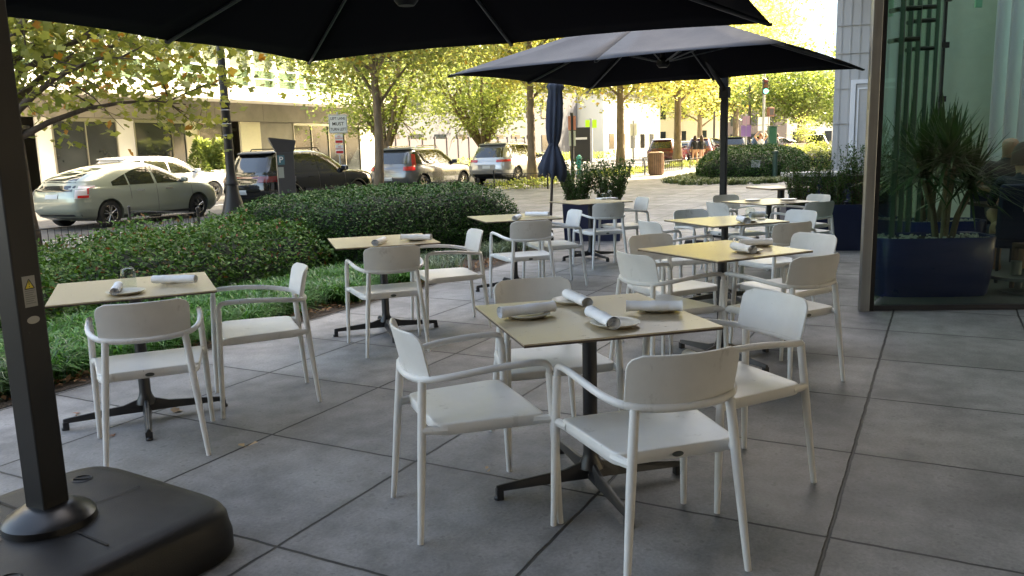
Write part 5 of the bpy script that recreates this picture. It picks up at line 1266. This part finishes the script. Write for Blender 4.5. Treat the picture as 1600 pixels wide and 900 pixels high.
for src, px, D, az, lab in ((fm_, 1100, 60, 20, 'dark red car behind the two pedestrians'), (fw_, 1180, 74, 28, 'white car behind the black sport utility car'), (far_b, 1118, 78, 95, 'dark car crossing far behind the umbrella mast'),
                            (fw_, 1095, 84, 100, 'white car crossing at the far junction'), (far_b, 1268, 70, 10, 'dark truck like car under the olive tree'), (fm_, 1216, 82, 60, 'red car behind the traffic light pole'), (fw_, 1232, 92, 95, 'white car under the olive tree'), (far_b, 1195, 66, 25, 'dark blue car behind the green post')):
    t = copy_tree(src, label=lab); p = at(px, D); put_car(t, p.x, p.y, az)

# ------------------------------------------------------------------ street furniture
IRON = mat('black_iron', (.012, .012, .014), .45, noise=.2)
lp = thing('street_lamp', 'black cast iron lamp post with a flared base between sage car and pay station', 'lamp post', at(371, 18.4), 0)
MB().lathe([(.29, 0), (.29, .16), (.26, .2), (.24, .28), (.15, .62), (.13, .80), (.155, .82), (.155, .86), (.125, .9), (.10, 1.1), (.095, 2.55), (.115, 2.58), (.115, 2.64), (.09, 2.68), (.07, 4.6), (.09, 4.65), (.09, 4.7), (0, 4.7)], n=24).build('post', IRON, lp, smooth=True)
bd = MB()
for z in (1.9, 2.15, 2.45): bd.lathe([(.10, z), (.104, z+.006), (.10, z+.012)], n=20, cap=False)
bd.build('steel_band', mat('band_steel', (.5, .5, .5), .3, metal=1), lp)
MB().lathe([(.09, 4.7), (.2, 4.85), (.22, 5.2), (.15, 5.5), (0, 5.6)], n=20).build('lantern', mat('lantern_glass', (.6, .6, .55), .3), lp, smooth=True)
# pay station
ps = thing('pay_station', 'dark grey parking pay station with a slanted solar top and a P sign', 'pay station', at(456, 16.9), R(20))
PGM = mat('pay_grey', (.055, .055, .06), .4, noise=.1)
MB().bb(-.17, .17, -.13, .13, .0, 1.50).build('cabinet', PGM, ps, bevel=.012)
hd_ = MB(); hd_.add([(-.17, -.13, 1.5), (.17, -.13, 1.5), (.17, .13, 1.5), (-.17, .13, 1.5), (-.30, -.2, 1.76), (.22, -.2, 1.70), (.22, .2, 1.70), (-.30, .2, 1.76), (-.30, -.2, 1.80), (.22, -.2, 1.73), (.22, .2, 1.73), (-.30, .2, 1.80)], [(0, 1, 5, 4), (1, 2, 6, 5), (2, 3, 7, 6), (3, 0, 4, 7), (4, 5, 9, 8), (5, 6, 10, 9), (6, 7, 11, 10), (7, 4, 8, 11), (8, 9, 10, 11), (0, 3, 2, 1)])
hd_.build('solar_head', PGM, ps)
pn = MB().bb(-.158, -.02, -.1335, -.1315, 1.25, 1.44).build('sign_panel', mat('sign_teal', (.06, .16, .20), .4), ps)
text_mesh('letter', 'P', .17, mat('sign_white', (.75, .75, .75), .5), pn, (-.09, -.1345, 1.345), (PI/2, 0, 0))
MB().bb(-.16, -.05, -.1335, -.1315, .98, 1.20).build('sticker_panel', mat('sticker_pale', (.3, .33, .3), .5), ps)
fc = MB()
fc.bb(.172, .178, -.08, .08, 1.15, 1.35); fc.bb(.172, .19, -.07, .07, .9, 1.0); fc.bb(.172, .18, -.05, .05, .65, .8); fc.build('control_panel', mat('pay_panel', (.15, .15, .15), .3), ps)
# turn sign
sg = thing('traffic_sign', 'white left lane must turn left sign on a post beside the curved trunk', 'sign', at(541, 27.2), R(14))
WS = mat('sign_face_white', (.78, .78, .76), .5); BLKS = mat('sign_black', (.02, .02, .02), .5); REDS = mat('sign_red', (.55, .03, .03), .5)
MB().tube([(0, .03, 0), (0, .03, 2.75)], .03, 8).build('post', mat('galvanised', (.35, .35, .35), .5, metal=.5), sg)
pl = MB().bb(-.30, .30, -.006, 0, 2.05, 2.66).build('sign_plate', WS, sg, bevel=.01)
bdr = MB(); 
for x0, x1, z0, z1 in ((-.285, .285, 2.635, 2.648), (-.285, .285, 2.062, 2.075), (-.285, -.272, 2.062, 2.648), (.272, .285, 2.062, 2.648)): bdr.bb(x0, x1, -.009, -.0065, z0, z1)
bdr.build('border', BLKS, pl)
for i, s_ in enumerate(('LEFT LANE', 'MUST', 'TURN LEFT')): text_mesh('lettering', s_, .125 if i != 1 else .15, BLKS, pl, (0, -.008, 2.53-.175*i), (PI/2, 0, 0), sx=.80 if i != 1 else 1)
for z0, z1 in ((1.72, 2.02), (1.38, 1.68)):
    q = MB().bb(-.13, .13, -.006, 0, z0, z1).build('parking_plate', WS, sg); b_ = MB(); b_.bb(-.115, .115, -.009, -.0065, z0+.02, z0+.10); b_.build('red_band', REDS, q)
    text_mesh('lettering', 'NO\nPARKING', .06, REDS, q, (0, -.008, z0+.20), (PI/2, 0, 0))
# low iron tree pit fences
def pit_fence(label, a0, a1, b0, b1, h=.42, sides='nsew'):
    h *= 1.15
    t = thing('tree_pit_fence', label, 'fence', ab(0, 0), SROT, 'low iron fences round the tree pits'); rl = MB(); pk_ = MB(); corners = {}
    segs = {'s': ((a0, b1), (a1, b1)), 'w': ((a0, b0), (a0, b1)), 'e': ((a1, b0), (a1, b1))}
    for k, (p_, q_) in segs.items():
        if k not in sides: continue
        p_ = Vector((p_[0], -p_[1], 0)); q_ = Vector((q_[0], -q_[1], 0)); L = (q_-p_).length; n = int(L/.11)
        def G(v): w = UA*v.x+VB*(-v.y); return gz(w.y)
        for e in (p_, q_): corners[(round(e.x, 2), round(e.y, 2))] = G(e)
        for z in (h*.93, h*.22): rl.tube([p_+Vector((0, 0, G(p_)+z)), q_+Vector((0, 0, G(q_)+z))], .010, 5)
        for i in range(1, n): c = p_.lerp(q_, i/n); pk_.tube([(c.x, c.y, G(c)), (c.x, c.y, G(c)+h*.93)], .006, 4)
    rl.build('rail', IRON, t); pk_.build('picket', IRON, t)
    for (x_, y_), g_ in corners.items(): MB().lathe([(.028, 0), (.028, h*1.06), (.034, h*1.07), (.034, h*1.12), (0, h*1.16)], (x_, y_, g_), 10).build('post', IRON, t)
pit_fence('low black iron fence at the far left in front of the sage green car', 7.4, 10.5, -14.0, -12.1)
pit_fence('low black iron fence in front of the black sport utility car', 14.4, 17.8, -14.0, -12.2)
pit_fence('low iron fence round the curved trunk tree', 18.2, 21.0, -14.0, -12.2)
pit_fence('low iron fence in front of the silver car', 25.2, 33.5, -14.0, -11.9, .5)
pit_fence('low iron fence beyond the middle planter', 35.5, 41.5, -14.0, -11.9, .5)
pit_fence('low iron fence by the pedestrians', 43, 50.5, -14.0, -11.9, .5)
# litter bin
lb = thing('litter_bin', 'round brown slatted litter bin on the sunlit pavement', 'bin', at(1028, 36.5), 0)
MB().lathe([(.29, 0), (.31, .1), (.33, .5), (.31, .92), (.33, .95), (.33, 1.0), (.22, 1.04), (.22, .98), (0, .9)], n=28).build('drum', mat('bin_brown', (.20, .12, .07), .6, noise=.3), lb, smooth=True)
sl_ = MB()
for k in range(24): a = 2*PI*k/24; sl_.tube([(.325*math.cos(a), .325*math.sin(a), .05), (.345*math.cos(a), .345*math.sin(a), .5), (.325*math.cos(a), .325*math.sin(a), .93)], .014, 4)
sl_.build('slats', mat('bin_slat', (.28, .16, .09), .6, noise=.3), lb)
def post_with(name, label, px, D, h, plates, r=.03, cat='sign', pcol=(.3, .3, .3), rz=0):
    t = thing(name, label, cat, at(px, D), R(rz)); MB().tube([(0, .04, 0), (0, .04, h)], r, 8).build('post', mat('post_%s' % name+str(px), pcol, .5), t)
    for i, (w, z0, z1, c) in enumerate(plates): MB().bb(-w/2, w/2, -.006, .004, z0, z1).build('sign_plate', mat('plate_%d_%d' % (px, i), c, .5), t)
    return t
post_with('sign_post', 'dark square post with a stacked red and white parking sign by the closed umbrella', 899, 34, 2.75, [(.32, 2.05, 2.62, (.6, .25, .18)), (.28, 1.40, 2.02, (.55, .6, .5))], .07, pcol=(.02, .02, .02))
post_with('sign_post', 'grey post with a fluorescent yellow green crossing sign', 928, 62, 3.3, [(.85, 2.6, 3.2, (.45, .85, .03))], .12)
post_with('sign_post', 'thin grey post with a white sign left of the yellow trees', 993, 55, 2.9, [(.45, 1.9, 2.7, (.75, .75, .75))], .06)
post_with('sign_post', 'purple and pink banner sign on a post right of the umbrella mast', 1166, 41, 2.7, [(.50, 1.60, 2.15, (.35, .2, .5)), (.36, 2.18, 2.6, (.65, .4, .5))], .05, pcol=(.4, .4, .4))
post_with('sign_post', 'white and black street sign below the traffic light', 1193, 56, 3.0, [(.8, 2.0, 2.35, (.75, .75, .75)), (.8, 2.4, 2.9, (.75, .75, .75))], .05)
yd = thing('yard_sign', 'small white sign on a stake in front of the island hedge', 'sign', at(1182, 29.6), R(-8))
MB().bb(-.155, .155, -.01, .01, .34, .72).build('sign_plate', mat('yard_white', (.62, .62, .66), .5), yd); MB().bb(-.012, .012, .011, .03, 0, .5).build('stake', mat('yard_white'), yd)
tl = MB()
for k in range(4): tl.bb(-.11, .11-.02*(k % 2), -.0125, -.0105, .63-.06*k, .637-.06*k)
tl.build('print_lines', mat('print_grey', (.25, .25, .28), .6), yd)
gpst = thing('utility_bollard', 'green capped utility post in front of the island hedge', 'bollard', at(1212, 29.4), 0)
MB().lathe([(.09, 0), (.09, .95), (.11, .96), (.11, 1.04), (0, 1.06)], n=16).build('post', mat('utility_green', (.03, .07, .05), .5), gpst, smooth=True)
gp2 = thing('utility_box', 'tall dark green box beyond the island hedge under the traffic light', 'utility box', at(1206, 46), 0)
MB().bb(-.22, .22, -.2, .2, 0, 2.1).build('cabinet', mat('deep_green', (.01, .07, .045), .4), gp2, bevel=.03)
MB().bb(-.24, .24, -.22, .22, 2.11, 2.16).build('cap', mat('deep_green'), gp2)
hy = thing('fire_hydrant', 'teal fire hydrant beyond the middle planter', 'hydrant', at(909, 40), 0)
MB().lathe([(.16, 0), (.16, .06), (.11, .1), (.11, .7), (.15, .73), (.13, .85), (.05, .93), (0, .95)], n=16).build('barrel', mat('teal_paint', (.02, .30, .28), .4), hy, smooth=True)
MB().tube([(-.2, 0, .55), (.2, 0, .55)], .06, 10).build('outlet', mat('teal_paint'), hy)
mon = thing('monument_sign', 'black monument sign with a white line by the white building', 'sign', at(911, 58), R(-10))
MB().bb(-.72, .72, -.1, .1, .2, 2.6).build('slab', mat('monument_black', (.02, .02, .025), .4), mon, bevel=.02); MB().bb(-.5, .5, -.112, -.102, 1.75, 1.9).build('lettering_strip', mat('yard_white'), mon)
# traffic signals
ts = thing('traffic_light', 'traffic light showing green on a tall pole right of the umbrella mast', 'traffic light', at(1194, 55), R(5))
MB().tube([(0, .18, 0), (0, .18, 6.3)], [.10, .07], 10).build('pole', mat('pole_grey', (.35, .36, .36), .5, metal=.3), ts)
MB().bb(-.17, .17, -.1, .1, 4.35, 5.45).build('signal_head', mat('signal_dark', (.03, .025, .02), .5), ts, bevel=.02)
for z, m_ in ((5.25, mat('lamp_red_off', (.12, .01, .01), .3)), (4.9, mat('lamp_amber_off', (.12, .05, .01), .3)), (4.55, mat('lamp_green_on', (.05, .6, .4), .4, emis=(.05, 1, .55), estr=3.0))):
    l_ = MB().tube([(0, -.101, z), (0, -.13, z)], .14, 16).build('lamp', m_, ts); MB().bb(-.15, .15, -.26, -.10, z+.135, z+.15).build('visor', mat('signal_dark'), l_)
ph = thing('pedestrian_signal', 'brown pedestrian signal box lower right of the traffic light', 'traffic light', at(1203, 55), R(20))
MB().bb(-.22, .22, -.12, .12, 2.9, 3.5).build('signal_box', mat('ped_brown', (.16, .06, .03), .5), ph, bevel=.02); MB().tube([(0, .18, 0), (0, .18, 3.5)], .05, 8).build('pole', mat('pole_grey'), ph)
MB().bb(-.16, .16, -.126, -.121, 3.0, 3.4).build('signal_face', mat('signal_dark'), ph)
for px, D, h, lab in ((1128, 70, 9, 'thin dark utility pole left of the umbrella mast'), (1171, 66, 9.5, 'thin dark pole left of the traffic light'), (1117, 90, 10, 'wooden utility pole far behind the mast')):
    t = thing('utility_pole', lab, 'pole', at(px, D), 0); MB().tube([(0, 0, 0), (0, 0, h)], [.14, .09], 8).build('shaft', mat('pole_wood', (.10, .08, .06), .8), t); MB().bb(-.9, .9, -.05, .05, h-.9, h-.8).build('cross_arm', mat('pole_wood'), t)
br = thing('barrier', 'orange plastic barrier on the far pavement', 'barrier', at(1226, 50), R(5), 'barriers at the crossing')
MB().add([(-.55, -.25, 0), (.55, -.25, 0), (.55, .25, 0), (-.55, .25, 0), (-.5, -.08, 1.0), (.5, -.08, 1.0), (.5, .08, 1.0), (-.5, .08, 1.0)], [(0, 3, 2, 1), (4, 5, 6, 7), (0, 1, 5, 4), (1, 2, 6, 5), (2, 3, 7, 6), (3, 0, 4, 7)]).build('shell', mat('barrier_orange', (.75, .16, .03), .5), br, bevel=.03)
MB().bb(-.4, .4, -.19, -.17, .55, .75).build('reflective_band', mat('yard_white'), br, loc=(0, .05, 0))
br = thing('barrier', 'pale grey block barrier right of the orange barrier', 'barrier', at(1241, 50), R(5), 'barriers at the crossing')
MB().bb(-.5, .5, -.3, .3, 0, 1.05).build('block', mat('block_pale', (.55, .52, .47), .7), br, bevel=.04); MB().bb(-.55, .55, -.35, .35, 1.052, 1.12).build('cap', mat('block_pale'), br)
# potted shrubs by the shops
for px, kind in ((322, 'cone'), (348, 'fan')):
    D = -(FB+1.4)/(math.sin(SAZ)-math.cos(SAZ)*(px-800)/F_PX); p = at(px, D)
    pt = planter('pale square pot holding the %s shaped shrub by the shop door' % kind, (p.x, p.y, gz(p.y)), SROT, .9, .9, .8, 'pots by the shop door', .02)
    for ch in [c for c in bpy.data.objects if c.parent == pt and c.name.startswith('box')]: ch.data.materials[0] = WHITE
    rs = np.random.RandomState(px); n = 2500; z = rs.rand(n)**1.3; a = rs.rand(n)*2*PI
    r_ = .48*(1-z)+.03 if kind == 'cone' else .2+.45*z; P = np.stack([r_*np.cos(a), r_*np.sin(a), .75+z*1.35], 1); t = thing('potted_shrub', 'dark cone shaped potted shrub by the shop door' if kind == 'cone' else 'bright arching potted shrub by the shop door', 'shrub', (p.x, p.y, gz(p.y)), 0, 'potted shrubs by the shop door')
    leaf_mesh('foliage', P, .12 if kind == 'cone' else .25, L_FAR if kind == 'cone' else L_PALE, t, seed=px, aspect=.4); MB().tube([(0, 0, .7), (0, 0, 1.6)], .03, 6).build('stem', STEM, t)

# ------------------------------------------------------------------ people
SKIN = mat('skin', (.52, .30, .20), .5); 
def person(label, loc, rz, J, cols, hair=(.05, .03, .02), bald=False, scale=1.0, group=None, zs=(.50, .86, 1.44), hair_long=0.0):
    """J: joint name -> (x,y,z,r); one skinned body, coloured by height bands: legs / top / skin"""
    t = thing('person', label, 'person', loc, rz, group)
    E = [('pelvis', 'chest'), ('chest', 'neck'), ('neck', 'chin'), ('chin', 'crown')]
    for s in ('l', 'r'): E += [('chest', s+'sh'), (s+'sh', s+'el'), (s+'el', s+'wr'), (s+'wr', s+'ha'), ('pelvis', s+'hip'), (s+'hip', s+'kn'), (s+'kn', s+'an'), (s+'an', s+'to')]
    names = list(J); me = bpy.data.meshes.new('body'); me.from_pydata([Vector(J[k][:3])*scale for k in names], [(names.index(a), names.index(b)) for a, b in E], []); me.update()
    o = bpy.data.objects.new('body', me); COL.objects.link(o); m_ = o.modifiers.new('skin', 'SKIN')
    if not me.skin_vertices: me.attributes  # created by the modifier on first use
    bmm = bmesh.new(); bmm.from_mesh(me); lay = bmm.verts.layers.skin.verify(); bmm.verts.ensure_lookup_table()
    for i, k in enumerate(names): r_ = J[k][3]*scale; bmm.verts[i][lay].radius = (r_, r_ if not isinstance(J[k][3], tuple) else r_); bmm.verts[i][lay].use_root = (k == 'pelvis')
    bmm.to_mesh(me); bmm.free()
    s2 = o.modifiers.new('sub', 'SUBSURF'); s2.levels = 2; s2.render_levels = 2
    dg = bpy.context.evaluated_depsgraph_get(); m2 = bpy.data.meshes.new_from_object(o.evaluated_get(dg)); o.modifiers.clear(); o.data = m2; o.parent = t
    ms = [mat('cloth_low_'+label[:12], cols[0], .8), mat('cloth_top_'+label[:12], cols[1], .8), SKIN]
    m2.materials.clear()
    for q in ms: m2.materials.append(q)
    wr = [Vector(J[k][:3])*scale for k in ('lel', 'rel')]; ha = [(Vector(J[s+'el'][:3])*scale, Vector(J[s+'ha'][:3])*scale) for s in 'lr']
    for p in m2.polygons:
        c = p.center; idx = 1
        if c.z < J['pelvis'][2]*scale+.02: idx = 0
        if c.z > J['neck'][2]*scale-.01: idx = 2
        for e_, h_ in ha:
            if (c-h_).length < (c-e_).length: idx = 2
        p.material_index = idx; p.use_smooth = True
    hc = (Vector(J['chin'][:3])+Vector(J['crown'][:3]))/2*scale; P = []
    for i in range(9):
        row = []
        for j in range(17):
            th = 2*PI*j/16; ph_ = PI*.5*(1-i/8); r_ = .098*scale
            z = math.sin(ph_)*.125*scale-hair_long*(i/8)**2*(1 if math.sin(th) < .3 else .2)
            row.append(hc+Vector((math.cos(th)*r_*math.cos(ph_)*.98, math.sin(th)*r_*math.cos(ph_)*1.08-.012, .03*scale+z)))
        P.append(row)
    if not bald: MB().grid(P, thick=.012).build('hair', mat('hair_'+label[:10], hair, .7), t, smooth=True)
    # face: nose, ears
    fz = MB(); fz.box((hc.x, hc.y+.105*scale, hc.z-.005), (.022, .035, .04)); fz.build('nose', SKIN, t, bevel=.008)
    return t
def standing(arm=0, step=.12):
    J = {'pelvis': (0, 0, .95, .125), 'chest': (0, 0, 1.27, .135), 'neck': (0, 0, 1.47, .055), 'chin': (0, .015, 1.54, .075), 'crown': (0, .01, 1.66, .085)}
    for s, k in (('l', -1), ('r', 1)):
        J[s+'sh'] = (k*.18, 0, 1.41, .055)
        if arm == 1: J[s+'el'] = (k*.34, .05, 1.60, .04); J[s+'wr'] = (k*.20, .06, 1.78, .03); J[s+'ha'] = (k*.12, .06, 1.84, .03)
        else: J[s+'el'] = (k*.24, -.02, 1.13, .042); J[s+'wr'] = (k*.25, .05, .90, .03); J[s+'ha'] = (k*.25, .07, .80, .035)
        J[s+'hip'] = (k*.09, 0, .86, .085); J[s+'kn'] = (k*.10, k*step*.6+.02, .48, .06); J[s+'an'] = (k*.10, k*step, .08, .04); J[s+'to'] = (k*.11, k*step+.13, .04, .035)
    return J
person('pedestrian in a black top with long dark hair walking away, left of the umbrella mast', at(1098, 47), R(20), standing(), ((.30, .20, .15), (.012, .012, .014)), (.05, .025, .015), hair_long=.22, group='people on the far pavement')
person('pedestrian in black walking beside another, with tan bare legs, further left', at(1088, 48), R(10), standing(step=-.12), ((.35, .22, .15), (.02, .015, .02)), (.10, .05, .02), hair_long=.15, group='people on the far pavement')
person('woman in a white top with both arms raised to her head behind the island hedge', at(1189, 43), R(180), standing(1), ((.08, .15, .30), (.70, .68, .66)), (.30, .12, .04), hair_long=.2, group='people on the far pavement')
person('pedestrian in dark blue clothing beside the green box behind the island hedge', at(1214, 48), R(60), standing(), ((.03, .05, .10), (.04, .07, .12)), (.2, .1, .05), hair_long=.1, group='people on the far pavement')
def seated(lean=0.0):
    J = {'pelvis': (0, -.05, .56, .135), 'chest': (0, -.02+lean, .90, .145), 'neck': (0, .02+lean, 1.10, .058), 'chin': (0, .06+lean, 1.18, .08), 'crown': (0, .05+lean, 1.29, .088)}
    for s, k in (('l', -1), ('r', 1)):
        J[s+'sh'] = (k*.19, 0+lean, 1.04, .06); J[s+'el'] = (k*.25, .08+lean, .78, .045); J[s+'wr'] = (k*.17, .32+lean, .80, .032); J[s+'ha'] = (k*.14, .40+lean, .80, .035)
        J[s+'hip'] = (k*.10, .0, .54, .09); J[s+'kn'] = (k*.13, .42, .52, .065); J[s+'an'] = (k*.13, .44, .10, .042); J[s+'to'] = (k*.13, .57, .05, .038)
    return J
def lounge_chair(label, loc, rz):
    t = thing('dining_chair', label, 'chair', loc, rz, 'chairs behind the glass'); m_ = mat('blue_upholstery', (.012, .022, .07), .7)
    MB().bb(-.25, .25, -.25, .25, .36, .46).build('seat', m_, t, bevel=.03); MB().box((0, -.27, .72), (.5, .07, .56), rx=.12).build('backrest', m_, t, bevel=.03)
    for x in (-.21, .21):
        for y in (-.21, .21): MB().tube([(x, y, 0), (x, y, .37)], .016, 8).build('leg', BLACK, t)
    return t
g1 = gw(1.92, 1.45); lounge_chair('dark blue dining chair behind the glass with a dark haired diner', g1, grz+R(-15)); person('dark haired seated diner in dark clothes seen from behind through the glass', g1, grz+R(-15), seated(), ((.02, .02, .03), (.02, .025, .04)), (.035, .018, .012), hair_long=.10, group='diners behind the glass')
g2 = gw(2.28, 2.5); lounge_chair('dark blue dining chair behind the glass with a bald diner', g2, grz+R(180)); person('bald man seated behind the glass facing out, wearing glasses and dark clothes', g2, grz+R(165), seated(), ((.02, .02, .02), (.05, .045, .045)), bald=True, scale=1.12, group='diners behind the glass')
dt = thing('dining_table', 'dark dining table behind the glass between the two diners', 'table', gw(2.2, 2.0), grz)
MB().bb(-.4, .4, -.35, .35, .72, .75).build('tabletop', mat('dark_wood', (.06, .04, .03), .4, noise=.2), dt); MB().tube([(0, 0, 0), (0, 0, .72)], .04, 12).build('post', BLACK, dt)
sd_ = thing('side_stand', 'low round grey stand with a pale cup on it behind the glass at right', 'stand', gw(1.62, .80), grz)
MB().lathe([(.16, 0), (.16, .02), (.03, .04), (.03, .13), (.26, .14), (.26, .17), (0, .17)], n=28).build('stand_top', mat('stand_grey', (.16, .16, .15), .4), sd_, smooth=True)
tag(MB().lathe([(.045, 0), (.047, .13), (.042, .13), (.04, .01), (0, .01)], n=24).build('cup', mat('cup_pale', (.30, .32, .28), .4), None, smooth=True, loc=gw(1.58, .78, .175)), 'pale cylinder cup standing on the low round stand behind the glass', 'cup')
hc_ = thing('dining_chair', 'wooden chair draped with a white cloth behind the glass at the right edge', 'chair', gw(1.86, .75), grz+R(100), 'chairs behind the glass')
m_ = mat('brown_wood', (.10, .05, .03), .5); MB().bb(-.22, .22, -.22, .22, .42, .46).build('seat', m_, hc_); MB().bb(-.22, .22, -.24, -.20, .60, .90).build('backrest', m_, hc_)
for x in (-.2, .2):
    for y in (-.2, .2): MB().bb(x-.02, x+.02, y-.02, y+.02, 0, .42 if y > 0 else .9).build('leg', m_, hc_)
tag(MB().box((0, 0, 0), (.25, .07, .02)).box((0, -.045, -.09), (.25, .012, .2)).box((0, .045, -.07), (.25, .012, .16)).build('draped_cloth', NAP, None, bevel=.008, loc=gw(1.72, .75, .905), rz=grz+R(100)), 'white cloth hanging over the chair back behind the glass', 'cloth')
